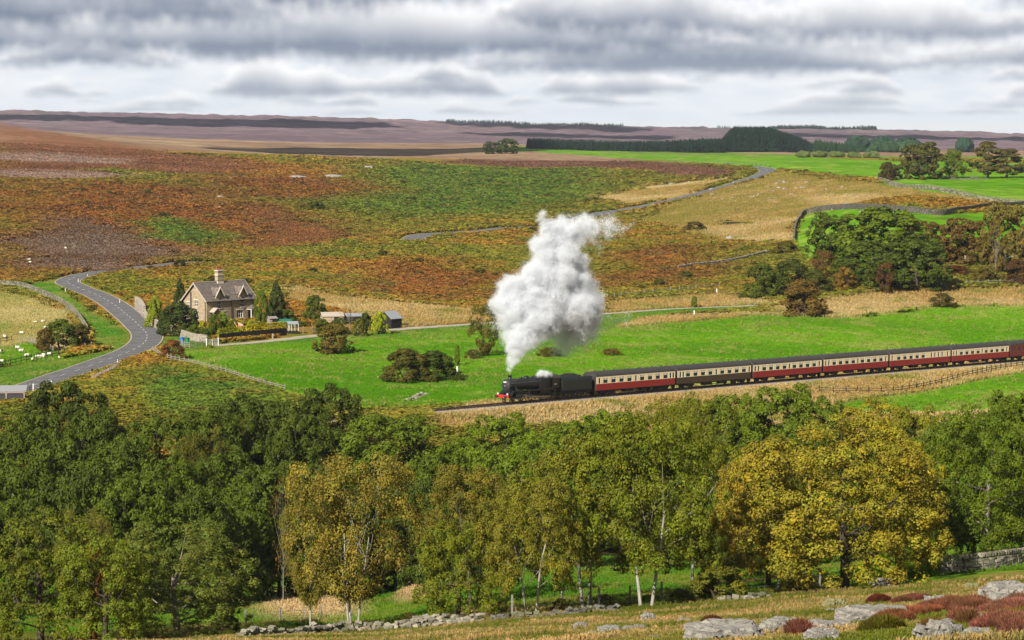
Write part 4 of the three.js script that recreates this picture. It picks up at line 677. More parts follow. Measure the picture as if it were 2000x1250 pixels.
    const vg = part('valve_gear', [rod([2.9, 0.98, s * 1.1], [4.0, 0.98, s * 1.1], 0.04), box(0.34, 0.3, 0.1, 4.05, 0.98, s * 1.12), box(1.4, 0.07, 0.07, 3.7, 1.2, s * 1.12), box(1.4, 0.07, 0.07, 3.7, 0.76, s * 1.12), rod([2.95, 1.5, s * 1.1], [4.9, 1.42, s * 1.1], 0.03), rod([4.7, 1.75, s * 1.12], [4.75, 1.05, s * 1.12], 0.05), rod([4.75, 1.1, s * 1.14], [7.15, 0.8, s * 1.2], 0.035), rod([4.0, 1.35, s * 1.14], [4.05, 0.75, s * 1.14], 0.03)], TM.steel, e);
    part('connecting_rod', [bar([4.05, 0.98, s * 1.2], [7.27, 0.66, s * 1.2], 0.06, 0.13)], TM.steel, vg); part('coupling_rod', [bar([5.05, 0.66, s * 1.1], [9.6, 0.66, s * 1.1], 0.05, 0.13)], TM.steel, vg);
    for (const x of [5.05, 7.25, 9.6]) part('driving_wheel', spoked(0.915, x, s * 0.75, 16), TM.wheel, e);
    for (const x of [1.25, 3.25]) part('leading_wheel', bogieWheelGeo.clone().translate(x, 0, s * 0.75), TM.wheel, e);
    part('splasher', [new THREE.CylinderGeometry(0.98, 0.98, 0.3, 20, 1, true, -0.9, 1.8).rotateX(Math.PI / 2).rotateZ(Math.PI).translate(5.05, 0.93, s * 0.95), new THREE.CylinderGeometry(0.98, 0.98, 0.3, 20, 1, true, -0.9, 1.8).rotateX(Math.PI / 2).rotateZ(Math.PI).translate(7.25, 0.93, s * 0.95)], E, e);
    part('sand_pipe', [rod([4.0, 1.75, s * 1.0], [4.15, 0.3, s * 0.85], 0.03), rod([6.2, 1.75, s * 1.0], [6.3, 0.3, s * 0.85], 0.03)], E, e);
    part('cab_step', [box(0.45, 0.05, 0.3, 10.7, 0.55, s * 1.2), box(0.45, 0.05, 0.3, 10.7, 1.0, s * 1.2), box(0.5, 1.1, 0.04, 10.7, 1.1, s * 1.08)], E, e);
    part('steam_pipe', rod([1.75, by + 0.35, s * 0.8], [2.1, 1.8, s * 1.1], 0.15, 0.15, 12), E, e);
    const cabSide = panelWithHoles(9.9, 11.5, 1.82, 3.42, [[10.55, 2.95, 0.5, 0.55]], 0.04).translate(0, 0, s * 1.26 - 0.02), c = part('cab_side', cabSide, E, e);
    part('window', box(0.48, 0.53, 0.015, 10.55, 2.95, s * 1.25), TM.glass, c); part('cab_plate', rbox(0.5, 0.16, 0.02, 10.6, 2.45, s * 1.29), TM.plate, c);
  }
  part('cab_front', [box(0.05, 1.7, 2.5, 9.9, 2.75, 0)], E, e); part('cab_floor', [box(1.7, 0.1, 2.4, 10.7, 1.5, 0)], E, e);
  const cr = new THREE.Shape(); cr.moveTo(-1.3, 3.4); cr.quadraticCurveTo(-1.1, 3.88, 0, 3.9); cr.quadraticCurveTo(1.1, 3.88, 1.3, 3.4); cr.quadraticCurveTo(1.05, 3.8, 0, 3.82); cr.quadraticCurveTo(-1.05, 3.8, -1.3, 3.4);
  part('cab_roof', new THREE.ExtrudeGeometry(cr, { depth: 2.0, bevelEnabled: false }).rotateY(Math.PI / 2).translate(9.75, 0, 0), TM.roof, e);
  part('coupling', [rod([0, 1.0, 0], [-0.3, 0.75, 0], 0.04), rod([-0.3, 0.75, 0], [-0.25, 0.5, 0], 0.04)], TM.frame, e);
  const d = vehicle('tender', 'black tender heaped with coal, between the engine and the first coach', 'tender', -39.9 + 11.75);
  const ts = new THREE.Shape(); ts.moveTo(-1.3, 1.35); ts.lineTo(-1.3, 2.75); ts.quadraticCurveTo(-1.25, 3.1, -0.98, 3.3); ts.lineTo(-0.9, 3.25); ts.lineTo(-0.9, 2.6); ts.lineTo(0.9, 2.6); ts.lineTo(0.9, 3.25); ts.lineTo(0.98, 3.3); ts.quadraticCurveTo(1.25, 3.1, 1.3, 2.75); ts.lineTo(1.3, 1.35);
  part('tank', new THREE.ExtrudeGeometry(ts, { depth: 7.0, bevelEnabled: true, bevelSize: 0.02, bevelThickness: 0.02, bevelSegments: 1 }).rotateY(Math.PI / 2).translate(0.3, 0, 0), TM.tender, d);
  part('rear_panel', [box(0.08, 1.75, 2.5, 7.35, 2.2, 0), box(1.6, 0.6, 1.8, 6.4, 2.85, 0)], TM.tender, d);
  { const g = new THREE.IcosahedronGeometry(1, 3), p = g.attributes.position, f = {}, r = rng(3); for (let i = 0; i < p.count; i++) { const k = [p.getX(i), p.getY(i), p.getZ(i)].map((v) => v.toFixed(2)).join(), q = f[k] ??= 0.85 + 0.25 * r(); p.setXYZ(i, p.getX(i) * q * 2.6, p.getY(i) * q * 0.85, p.getZ(i) * q * 0.95); } g.computeVertexNormals(); part('coal', g.translate(3.2, 2.95, 0), TM.coal, d); }
  part('tender_frame', [box(7.2, 0.55, 0.06, 3.8, 1.05, 1.05), box(7.2, 0.55, 0.06, 3.8, 1.05, -1.05), box(7.3, 0.12, 2.5, 3.8, 1.3, 0)], TM.frame, d);
  for (const s of [1, -1]) { for (const x of [1.5, 3.75, 6.0]) { part('wheel', spoked(0.65, x, s * 0.75, 12), TM.wheel, d); part('axle_box', [box(0.34, 0.36, 0.16, x, 0.65, s * 1.1), box(0.9, 0.1, 0.1, x, 1.0, s * 1.12)], TM.frame, d); } part('buffer', [rod([7.4, 1.06, s * 0.87], [7.75, 1.06, s * 0.87], 0.08), new THREE.CylinderGeometry(0.23, 0.23, 0.05, 14).rotateZ(Math.PI / 2).translate(7.75, 1.06, s * 0.87)], TM.frame, d); part('handrail', rod([0.35, 1.6, s * 1.33], [0.35, 2.9, s * 1.33], 0.02), TM.steel, d); }
}
// ---------------------------------------------------------------- steam: drops of white water as small particles, thick where the plume is thick
function steam(name, label, blobs, count, size, seed, DD) {
  const r = rng(seed), g3 = () => (r() + r() + r() - 1.5) * 0.9, dir = () => { let x, y, z, l; do { x = 2 * r() - 1; y = 2 * r() - 1; z = 2 * r() - 1; l = x * x + y * y + z * z; } while (l > 1 || l < 0.01); l = Math.sqrt(l); return [x / l, y / l, z / l]; };
  const t = thing(name, label, 'steam', at(blobs[0][0], blobs[0][1], blobs[0][3] ?? DD)), org = t.position, lobes = [];
  for (const [px, py, rp, D, dens = 1] of blobs) {
    const c = at(px, py, D ?? DD), R = rp / F * (D ?? DD);
    lobes.push({ c, R: R * 0.62, w: R ** 2.3 * 0.5 * dens, soft: 0.5 });
    const n1 = Math.max(6, Math.round(20 * dens));
    for (let i = 0; i < n1; i++) {
      const d = dir(), k = R * (0.5 + 0.28 * r()), q = R * (0.22 + 0.2 * r()), c1 = [c[0] + d[0] * k, c[1] + d[1] * k, c[2] + d[2] * k];
      lobes.push({ c: c1, R: q * 0.8, w: q ** 2.2 * 0.7 * dens, soft: 0.35 });
      for (let j = 0; j < 7; j++) { const e = dir(), q2 = q * (0.28 + 0.25 * r()), c2 = [c1[0] + e[0] * q * 0.85, c1[1] + e[1] * q * 0.85, c1[2] + e[2] * q * 0.85]; lobes.push({ c: c2, R: q2, w: q2 ** 2.1 * 0.16 * dens, soft: 0.4 }); }
    }
  }
  let sum = 0; const cum = lobes.map((l) => (sum += l.w));
  const drops = [], gs = () => (r() + r() + r() + r() + r() + r() - 3) / 0.71;
  for (let k = 0; k < 64; k++) drops.push(new THREE.TetrahedronGeometry(size * (0.7 + 0.6 * r()), 0).rotateX(r() * 6).rotateY(r() * 6).translate(gs() * 0.3, gs() * 0.3, gs() * 0.3));
  const m = new THREE.InstancedMesh(merge(drops), new THREE.MeshPhysicalMaterial({ color: new THREE.Color().setRGB(0.89, 0.905, 0.925), roughness: 1, specularIntensity: 0, transmission: 0.5, thickness: 0 }), count), o = new THREE.Object3D();
  for (let i = 0; i < count; i++) {
    const u = r() * sum; let a = 0, b = cum.length - 1; while (a < b) { const k = (a + b) >> 1; if (cum[k] < u) a = k + 1; else b = k; }
    const l = lobes[a], d = dir(), q = l.R * (Math.pow(r(), 0.42) + (r() < 0.35 ? l.soft * Math.abs(g3()) * 2.0 : 0));
    o.position.set(l.c[0] + d[0] * q - org.x, l.c[1] + d[1] * q - org.y, l.c[2] + d[2] * q - org.z); o.rotation.set(r() * 6, r() * 6, r() * 6); o.scale.setScalar(clamp(0.5 + l.R * 0.4, 0.3, 1.3) * (0.8 + 0.4 * r())); o.updateMatrix(); m.setMatrixAt(i, o.matrix);
  }
  m.name = 'steam'; tag(m, null, null, null, 'stuff'); m.castShadow = m.receiveShadow = true; t.add(m); return t;
}
steam('steam_plume', 'great white plume of steam rising and drifting back from the locomotive chimney', [
  [994, 722, 5, 397, 0.8], [998, 710, 10, 397], [1003, 696, 16, 398], [1008, 680, 24, 399], [1016, 660, 34, 400], [1032, 632, 46, 402], [1000, 612, 40, 402], [988, 588, 34, 403], [1020, 585, 48, 404], [1062, 600, 60, 406], [1112, 606, 62, 409], [1143, 618, 42, 412, 0.8], [1140, 652, 40, 414, 0.3], [1105, 660, 44, 413, 0.3], [1158, 590, 28, 412],
  [1048, 556, 48, 406], [998, 562, 28, 404], [1086, 545, 50, 408], [1132, 560, 40, 411], [1070, 512, 40, 408], [1100, 492, 40, 409], [1062, 482, 28, 408], [1122, 522, 34, 411], [1074, 450, 26, 409], [1108, 455, 36, 411, 0.9], [1148, 450, 36, 413, 0.4], [1186, 446, 32, 415, 0.2], [1212, 442, 20, 416, 0.12], [1058, 424, 13, 408, 0.6], [1140, 432, 26, 413, 0.3], [1168, 478, 20, 414, 0.1], [1090, 682, 24, 414, 0.14], [1200, 628, 26, 418, 0.03], [1222, 622, 24, 420, 0.02], [1236, 440, 14, 417, 0.06],
], 33000, 0.030, 1234, 400);
steam('safety_valve_steam', 'small white puff of steam at the locomotive safety valves', [[1052, 732, 3, 399], [1058, 729, 5, 399], [1066, 730, 5, 399], [1074, 732, 4, 400, 0.4]], 320, 0.022, 77, 399);
// ---------------------------------------------------------------- the stone cottage and its garden
function stoneTile() {                                             // coursed sandstone, too far off to tell the stones apart
  const S = 512, d = new Uint8Array(S * S * 4), r = rng(8), rows = 16, tone = [];
  for (let j = 0; j < rows; j++) { const n = 7 + Math.floor(r() * 4), cuts = [0]; for (let k = 1; k < n; k++) cuts.push((k + (r() - 0.5) * 0.5) / n); tone.push({ cuts, v: cuts.map(() => 0.62 + 0.38 * r()), w: cuts.map(() => r()) }); }
  for (let y = 0; y < S; y++) for (let x = 0; x < S; x++) {
    const j = Math.floor(y / S * rows), R = tone[j], u = x / S; let k = R.cuts.length - 1; while (R.cuts[k] > u) k--;
    const fy = (y / S * rows) % 1, near = Math.min(fy, 1 - fy) < 0.10 || u - R.cuts[k] < 0.008, n = 0.08 * fbm(x * 0.06, y * 0.06, 3), v = (near ? 0.5 : R.v[k]) + n, w = R.w[k] * 0.16, o = (y * S + x) * 4;
    d[o] = clamp(v) * 255; d[o + 1] = clamp(v * (0.93 - w * 0.5)) * 255; d[o + 2] = clamp(v * (0.80 - w)) * 255; d[o + 3] = 255;
  }
  const t = new THREE.DataTexture(d, S, S); t.wrapS = t.wrapT = THREE.RepeatWrapping; t.magFilter = THREE.LinearFilter; t.needsUpdate = true; return t;
}
function slateTile() {
  const S = 512, d = new Uint8Array(S * S * 4), r = rng(9), rows = 20, v = Array.from({ length: rows * 16 }, () => 0.6 + 0.4 * r());
  for (let y = 0; y < S; y++) for (let x = 0; x < S; x++) { const j = Math.floor(y / S * rows), u = (x / S * 16 + (j % 2) * 0.5) % 16, fy = (y / S * rows) % 1, q = v[j * 16 + Math.floor(u)] * (fy < 0.12 || u % 1 < 0.05 ? 0.6 : 1) * (0.85 + 0.5 * fbm(x * 0.015, y * 0.015, 3)), m = Math.max(0, fbm(x * 0.02 + 9, y * 0.02, 3)) * 0.3, o = (y * S + x) * 4; d[o] = clamp(q + m) * 255; d[o + 1] = clamp(q + m) * 255; d[o + 2] = clamp(q + m * 0.6) * 255; d[o + 3] = 255; }
  const t = new THREE.DataTexture(d, S, S); t.wrapS = t.wrapT = THREE.RepeatWrapping; t.magFilter = THREE.LinearFilter; t.needsUpdate = true; return t;
}
const stoneT = stoneTile(), slateT = slateTile();
stoneT.repeat.set(0.28, 0.28); slateT.repeat.set(0.22, 0.22);
const HM = { stone: noSpec([0.40, 0.355, 0.285], { map: stoneT, bumpMap: stoneT, bumpScale: 0.02 }), slate: noSpec([0.19, 0.155, 0.135], { map: slateT, bumpMap: slateT, bumpScale: 0.015, roughness: 0.8 }), dress: noSpec([0.52, 0.46, 0.37]), pot: noSpec([0.26, 0.09, 0.055]), glass: paint([0.03, 0.035, 0.04], 0.1), door: noSpec([0.03, 0.028, 0.03]), pipe: noSpec([0.05, 0.045, 0.05]), ridge: noSpec([0.34, 0.29, 0.24]), tin: std('#9a9ca2', 0.35, { metalness: 0.3 }), orange: noSpec([0.55, 0.27, 0.13]), green: noSpec([0.02, 0.12, 0.08]), blue: noSpec([0.05, 0.16, 0.5]), binGreen: noSpec([0.03, 0.2, 0.08]), darkWood: noSpec([0.035, 0.03, 0.027], { map: bark }) };
function wallPiece(outline, holes, depth = 0.4) {                  // a wall in the xy plane, its face at z = 0, with openings
  const s = new THREE.Shape(outline.map((p) => new THREE.Vector2(...p)));
  for (const [cx, cy, w, h] of holes) s.holes.push(new THREE.Path([[-1, -1], [-1, 1], [1, 1], [1, -1]].map(([a, b]) => new THREE.Vector2(cx + a * w / 2, cy + b * h / 2))));
  return new THREE.ExtrudeGeometry(s, { depth, bevelEnabled: false }).translate(0, 0, -depth);
}
function sash(parent, place, cx, cy, w, h, cols, rows) {           // window: pane, white frame and bars, stone sill and lintel
  const win = part('window', place(box(w, h, 0.03, cx, cy, -0.2)), HM.glass, parent), f = [];
  for (let k = 0; k <= cols; k++) f.push(box(k % cols ? 0.07 : 0.10, h, 0.07, cx - w / 2 + w * k / cols, cy, -0.15));
  for (let k = 0; k <= rows; k++) f.push(box(w, k % rows ? 0.06 : 0.09, 0.06, cx, cy - h / 2 + h * k / rows, -0.15));
  part('frame', place(merge(f)), MAT.white, win); part('sill', place(box(w + 0.3, 0.14, 0.22, cx, cy - h / 2 - 0.07, 0.02)), HM.dress, win); part('lintel', place(box(w + 0.35, 0.22, 0.06, cx, cy + h / 2 + 0.11, 0.015)), HM.dress, win);
}
const HOUSE = placeOn(404, 533), HYAW = 48 * Math.PI / 180;
const hp = (x, z) => [HOUSE[0] + Math.cos(HYAW) * x + Math.sin(HYAW) * z, HOUSE[2] - Math.sin(HYAW) * x + Math.cos(HYAW) * z];
yards.push([hp(-2, 1.5), hp(15, 1.5), hp(15, -10), hp(-2, -12)]);
yards.push([[372, 660], [430, 668], [560, 657], [590, 655], [780, 645], [778, 632], [600, 634], [560, 628], [490, 640], [330, 632], [300, 615]].map((p) => { const g = ground(p[0], p[1], 440); return [g[0], g[2]]; }));
{
  const h = thing('stone_cottage', 'stone cottage with slate roof, two gabled dormers and tall central chimney', 'cottage', HOUSE, HYAW), L = 13, W = 7.0, EV = 4.7, RI = 8.0;
  const I = (g) => g;
  const fw = [[3.4, 3.7, 1.0, 1.45], [9.7, 3.7, 1.0, 1.45], [9.0, 1.55, 1.7, 1.6], [4.4, 1.5, 1.5, 1.5], [11.7, 1.15, 0.95, 2.3], [1.7, 1.15, 0.95, 2.3]];
  part('wall', wallPiece([[0, -0.6], [L, -0.6], [L, EV], [10.9, EV], [9.7, 6.85], [8.5, EV], [4.6, EV], [3.4, 6.85], [2.2, EV], [0, EV]], fw), HM.stone, h);
  for (const w of fw.slice(0, 4)) sash(h, I, w[0], w[1], w[2], w[3], w[2] > 1.3 ? 3 : 2, 2);
  for (const w of fw.slice(4)) { const d = part('door', rbox(0.9, 2.25, 0.06, w[0], 1.12, -0.2, 0.01), HM.door, h); part('handle', box(0.05, 0.05, 0.08, w[0] + 0.3, 1.05, -0.14), MAT.rail, d); }
  const gw = [[3.8, 3.95, 0.95, 1.3], [1.4, 3.7, 0.55, 0.85], [3.8, 1.4, 1.2, 1.4]];
  const gp = (g) => g.rotateY(-Math.PI / 2).translate(0, 0, -W);   // the gable end, its x from the back corner to the front one
  part('wall', gp(wallPiece([[0, -0.6], [W - 0.41, -0.6], [W - 0.41, EV + 0.3], [W / 2, RI - 0.05], [0, EV]], gw)), HM.stone, h);
  for (const w of gw) sash(h, gp, w[0], w[1], w[2], w[3], 2, 2);
  part('wall', [box(0.4, EV + 0.6, W, L - 0.2, (EV - 0.6) / 2, -W / 2 - 0.01), box(L - 0.82, EV + 0.6, 0.4, L / 2, (EV - 0.6) / 2, -W + 0.2)], HM.stone, h);
  { const s = new THREE.Shape([[0, EV], [W, EV], [W / 2, RI - 0.1]].map((p) => new THREE.Vector2(...p))); part('wall', new THREE.ExtrudeGeometry(s, { depth: 0.4, bevelEnabled: false }).rotateY(Math.PI / 2).translate(L - 0.4, 0, 0), HM.stone, h); }
  const pitch = Math.atan2(RI - EV, W / 2), sl = Math.hypot(RI - EV, W / 2) + 0.55;
  const tiled = (g, u, v) => { const q = g.attributes.uv; for (let i = 0; i < q.count; i++) q.setXY(i, q.getX(i) * u, q.getY(i) * v); return g; };
  const roof = part('roof', tiled(new THREE.BoxGeometry(L + 0.9, 0.16, sl), L, sl).translate(0, 0, sl / 2).rotateX(pitch).translate(L / 2, RI + 0.1, -W / 2), HM.slate, h);
  part('roof', tiled(new THREE.BoxGeometry(L + 0.9, 0.16, sl), L, sl).translate(0, 0, -sl / 2).rotateX(-pitch).translate(L / 2, RI + 0.1, -W / 2 - 0.002), HM.slate, h);
  part('ridge', box(L + 0.95, 0.16, 0.34, L / 2, RI + 0.2, -W / 2), HM.ridge, roof);
  for (const x of [-0.48, L + 0.48]) for (const s of [1, -1]) part('bargeboard', bar([x, RI + 0.05, -W / 2], [x, RI + 0.05 - Math.sin(pitch) * sl, -W / 2 + s * Math.cos(pitch) * sl], 0.09, 0.26), HM.ridge, h);
  for (const x of [3.4, 9.7]) {                                     // the gablets over the upper windows
    const dr = part('dormer_roof', [1, -1].map((s) => new THREE.BoxGeometry(1.95, 0.13, 2.95).translate(s * 0.975, 0, -1.1).rotateZ(-s * 0.98).translate(x, 7.12, 0)), HM.slate, h);
    for (const s of [1, -1]) part('coping', bar([x, 7.22, 0.36], [x + s * 1.2, 5.4, 0.36], 0.16, 0.16), HM.dress, dr);
    part('finial', rod([x, 7.2, 0.3], [x, 7.6, 0.3], 0.06, 0.03), HM.dress, dr);
  }
  const ch = part('chimney', [box(1.5, 3.8, 0.95, 6.5, 8.5, -W / 2)], HM.stone, roof);
  part('chimney', [box(1.62, 0.16, 1.07, 6.5, 9.5, -W / 2), box(1.7, 0.18, 1.15, 6.5, 10.4, -W / 2), box(1.66, 0.5, 1.1, 6.5, 7.9, -W / 2)], HM.dress, roof);
  for (const x of [5.95, 6.32, 6.69, 7.06]) part('chimney_pot', new THREE.LatheGeometry([[0.17, 0], [0.13, 0.15], [0.12, 0.65], [0.16, 0.7], [0.16, 0.78]].map((p) => new THREE.Vector2(...p)), 10).translate(x, 10.49, -W / 2), HM.pot, roof);
  part('downpipe', [rod([6.55, 0, 0.1], [6.55, EV, 0.1], 0.07), rod([-0.1, 0, -0.35], [-0.1, EV, -0.35], 0.07), rod([-0.1, 2.8, -4.7], [-0.1, 6.2, -4.7], 0.14)], HM.pipe, h);
  part('gutter', [rod([-0.3, EV - 0.28, 0.42], [2.2, EV - 0.28, 0.42], 0.07), rod([4.6, EV - 0.28, 0.42], [8.5, EV - 0.28, 0.42], 0.07), rod([10.9, EV - 0.28, 0.42], [L + 0.3, EV - 0.28, 0.42], 0.07)], HM.pipe, h);
  const po = part('porch', [rod([10.9, 0, 1.3], [10.9, 2.4, 1.3], 0.1), rod([12.5, 0, 1.3], [12.5, 2.4, 1.3], 0.1), box(1.9, 0.16, 1.6, 11.7, 2.45, 0.75)], MAT.white, h);
  part('roof', new THREE.ConeGeometry(1.45, 0.9, 4).rotateY(Math.PI / 4).scale(1.0, 1, 0.85).translate(11.7, 2.98, 0.72), HM.slate, po);
  const p2 = part('porch', [box(0.16, 2.2, 0.16, 0.85, 1.1, 1.0), box(0.16, 2.2, 0.16, 2.55, 1.1, 1.0)], HM.dress, h); part('roof', [1, -1].map((s) => new THREE.BoxGeometry(1.35, 0.12, 1.7).translate(s * 0.67, 0, 0.6).rotateZ(-s * 0.7).translate(1.7, 3.15, 0)), HM.ridge, p2);
  const ex = part('extension', [box(3.4, 3.0, 4.4, 1.9, 1.2, -9.2)], HM.stone, h);
  part('roof', new THREE.BoxGeometry(4.0, 0.14, 5.6).rotateX(-0.5).translate(1.9, 3.75, -9.25), HM.slate, ex);
  sash(h, (g) => gp(g).translate(0.18, 0, 0), -1.6, 2.0, 0.9, 0.9, 2, 2);
}
// a wall, hedge or fence along pixels of the photograph
const along = (list, step, from = 392) => smoothPath(list.map(([px, py]) => ground(px, py, from)), step).map((p) => [p.x, height(p.x, p.z), p.z]);
const stoneGeos = Array.from({ length: 6 }, (_, k) => { const g = new THREE.BoxGeometry(1, 1, 1, 1, 1, 1).toNonIndexed(), p = g.attributes.position, r = rng(70 + k), f = {}; for (let i = 0; i < p.count; i++) { const q = f[[p.getX(i), p.getY(i), p.getZ(i)].join()] ??= [0.78 + 0.34 * r(), 0.78 + 0.34 * r(), 0.8 + 0.3 * r()]; p.setXYZ(i, p.getX(i) * q[0], p.getY(i) * q[1], p.getZ(i) * q[2]); } g.computeVertexNormals(); return g; });
const STONE = [[0.31, 0.28, 0.21], [0.21, 0.19, 0.15], [0.40, 0.36, 0.27], [0.17, 0.17, 0.10]].map((c) => noSpec(c, { map: bark }));
const STONEW = [[0.50, 0.44, 0.36], [0.44, 0.39, 0.32]].map((c) => noSpec(c, { map: bark })), STONED = [[0.13, 0.12, 0.10], [0.18, 0.165, 0.14]].map((c) => noSpec(c, { map: bark }));
function stoneWall(name, label, list, h, th, { from = 392, mats = STONE, size = [0.45, 0.2], single = false, tumble = 0, top = true, seed = 1, group, category = 'stone wall' } = {}) {
  const path = along(list, 0.25, from), r = rng(seed), t = thing(name, label, category, path[0], 0, group), o = t.position, many = [], M = new THREE.Matrix4(), Q = new THREE.Quaternion(), cum = [0];
  for (let i = 1; i < path.length; i++) cum.push(cum[i - 1] + Math.hypot(path[i][0] - path[i - 1][0], path[i][2] - path[i - 1][2]));
  const len = cum[cum.length - 1], sample = (s) => { let i = 1; while (i < cum.length - 1 && cum[i] < s) i++; const f = clamp((s - cum[i - 1]) / (cum[i] - cum[i - 1] || 1)), a = path[i - 1], b = path[i]; return [[lerp(a[0], b[0], f), lerp(a[1], b[1], f), lerp(a[2], b[2], f)], Math.atan2(-(b[2] - a[2]), b[0] - a[0])]; };
  let made = 0;
  const put = (s, y, w, hh, d, yaw, k, off = 0) => {
    const [c, a] = sample(s); Q.setFromEuler(new THREE.Euler((r() - 0.5) * (0.12 + tumble), a + yaw, (r() - 0.5) * (0.1 + tumble)));
    M.compose(new THREE.Vector3(c[0] - o.x + Math.sin(a) * off, c[1] - o.y + y, c[2] - o.z + Math.cos(a) * off), Q, new THREE.Vector3(w, hh, d));
    if (single && made < 300) { const m = part('stone', stoneGeos[k % 6], mats[k % mats.length], t); m.applyMatrix4(M); made++; } else many.push([stoneGeos[k % 6].clone().applyMatrix4(M), k % mats.length]);
  };
  const rows = Math.max(1, Math.round(h / size[1]));
  for (let j = 0; j < rows; j++) for (let s = -size[0] * r(); s < len;) {
    const w = size[0] * (0.6 + 0.9 * r()), [c] = [0], low = tumble ? h * (0.45 + 0.55 * Math.abs(Math.sin(s * 0.35 + seed)) * (0.6 + 0.4 * r())) : h;
    if ((j + 0.5) * size[1] < low) put(s + w / 2, (j + 0.5) * size[1] - 0.05, w * 0.92, size[1] * (0.78 + 0.3 * r()), th * (0.82 + 0.36 * r()) * (1 - 0.25 * j / rows), (r() - 0.5) * 0.12, Math.floor(r() * 24), tumble * (r() - 0.5));
    s += w;
  }
  if (top) for (let s = 0; s < len; s += 0.3 * (0.7 + 0.6 * r())) put(s, h + 0.1, 0.2, 0.3, th * 0.8, (r() - 0.5) * 0.3, Math.floor(r() * 24));
  if (tumble) for (let k = 0; k < len * 3; k++) put(r() * len, 0.08, 0.3 + 0.25 * r(), 0.2 + 0.12 * r(), 0.3, r() * 3, Math.floor(r() * 24), (r() - 0.3) * 1.6);
  for (let k = 0; k < mats.length; k++) { const g = many.filter((q) => q[1] === k).map((q) => q[0]); if (g.length) tag(part('stones', g, mats[k], t), null, null, null, 'stuff'); }
  return t;
}
function fence(name, label, list, { from = 392, gap = 2.2, h = 1.15, rails = [0.45, 0.8, 1.1], post = 0.12, mat = MAT.wood, railMat, lean = 0.03, seed = 3, group, category = 'fence', thick = 0.09 } = {}) {
  const path = smoothPath(list.map(([px, py]) => ground(px, py, from)), gap), r = rng(seed), t = thing(name, label, category, [path[0].x, height(path[0].x, path[0].z), path[0].z], 0, group), o = t.position;
  const P = path.map((p) => [p.x - o.x, height(p.x, p.z) - o.y, p.z - o.z]), pg = [0, 1, 2].map((k) => box(post, h + 0.4, post, 0, (h + 0.15 + k * 0.04) / 2 - 0.1, 0));
  P.forEach((p, i) => { const m = part('post', pg[i % 3], mat, t); m.position.set(...p); m.rotation.set((r() - 0.5) * lean * 2, r(), (r() - 0.5) * lean * 2); });
  for (let i = 1; i < P.length; i++) for (const y of rails) part(railMat === MAT.wire ? 'wire' : 'rail', bar([P[i - 1][0], P[i - 1][1] + y + (r() - 0.5) * lean, P[i - 1][2] + 0.06], [P[i][0], P[i][1] + y + (r() - 0.5) * lean, P[i][2] + 0.06], railMat === MAT.wire ? 0.02 : 0.04, railMat === MAT.wire ? 0.02 : thick), railMat ?? mat, t);
  return t;
}
function gate(label, a, b, h, mat, from = 392, group) {            // a barred field gate between two pixels
  const A = ground(...a, from), B = ground(...b, from), t = thing('field_gate', label, 'gate', A, 0, group), d = [B[0] - A[0], B[1] - A[1], B[2] - A[2]], p = (f, y) => [d[0] * f, d[1] * f + y, d[2] * f];
  for (const f of [-0.02, 1.02]) part('post', rod(p(f, -0.2), p(f, h + 0.25), 0.11, 0.10, 8), mat, t);
  for (let k = 0; k < 5; k++) part('rail', bar(p(0, 0.18 + k * (h - 0.2) / 4), p(1, 0.18 + k * (h - 0.2) / 4), 0.04, 0.09), mat, t);
  for (const f of [0, 0.5, 1]) part('upright', bar(p(f, 0.1), p(f, h + 0.02), 0.09, 0.05), mat, t); part('brace', bar(p(0, 0.2), p(0.5, h - 0.05), 0.05, 0.08), mat, t); part('brace', bar(p(1, 0.2), p(0.5, h - 0.05), 0.05, 0.08), mat, t);
  return t;
}
stoneWall('garden_wall', 'pale stone wall curving along the road below the cottage garden', [[283, 622], [291, 632], [303, 640], [322, 648], [338, 654]], 1.5, 0.5, { mats: STONEW, seed: 5, from: 440 });
stoneWall('garden_wall', 'pale broken stone wall between the roadside gate and the white field gate', [[350, 657], [362, 661], [374, 665], [392, 668], [404, 669]], 1.2, 0.5, { mats: STONEW, seed: 6, from: 440 });
stoneWall('garden_wall', 'high pale wall end standing at the road side, left of the garden', [[266, 602], [274, 608], [282, 620]], 2.3, 0.8, { mats: STONEW, seed: 7, from: 440 });
gate('small grey wooden gate in the roadside garden wall', [338, 655], [348, 658], 1.15, MAT.woodGrey, 440);
gate('white field gate at the start of the farm track', [404, 677], [426, 675], 1.25, MAT.white, 440);
fence('rail_fence', 'grey post and rail fence running from the bins to the white field gate', [[354, 677], [366, 680], [384, 679], [402, 677]], { gap: 1.4, mat: MAT.woodGrey, rails: [0.35, 0.65, 0.95], h: 1.1, from: 440 });
for (const [px, py, mat, label] of [[356, 671, HM.blue, 'blue wheelie bin by the road end of the grey fence'], [366, 672, HM.binGreen, 'green wheelie bin beside the blue one']]) {
  const g = ground(px, py, 440), b = thing('wheelie_bin', label, 'bin', g, 0.5, undefined); part('body', new THREE.CylinderGeometry(0.46, 0.36, 1.05, 4).rotateY(Math.PI / 4).translate(0, 0.58, 0), mat, b); part('lid', rbox(0.74, 0.09, 0.78, 0, 1.15, 0.03, 0.03), mat, b); for (const s of [-1, 1]) part('wheel', new THREE.CylinderGeometry(0.1, 0.1, 0.06, 10).rotateZ(Math.PI / 2).translate(s * 0.28, 0.1, -0.3), TM.frame, b); part('handle', rod([-0.25, 1.08, -0.42], [0.25, 1.08, -0.42], 0.02), mat, b);
}
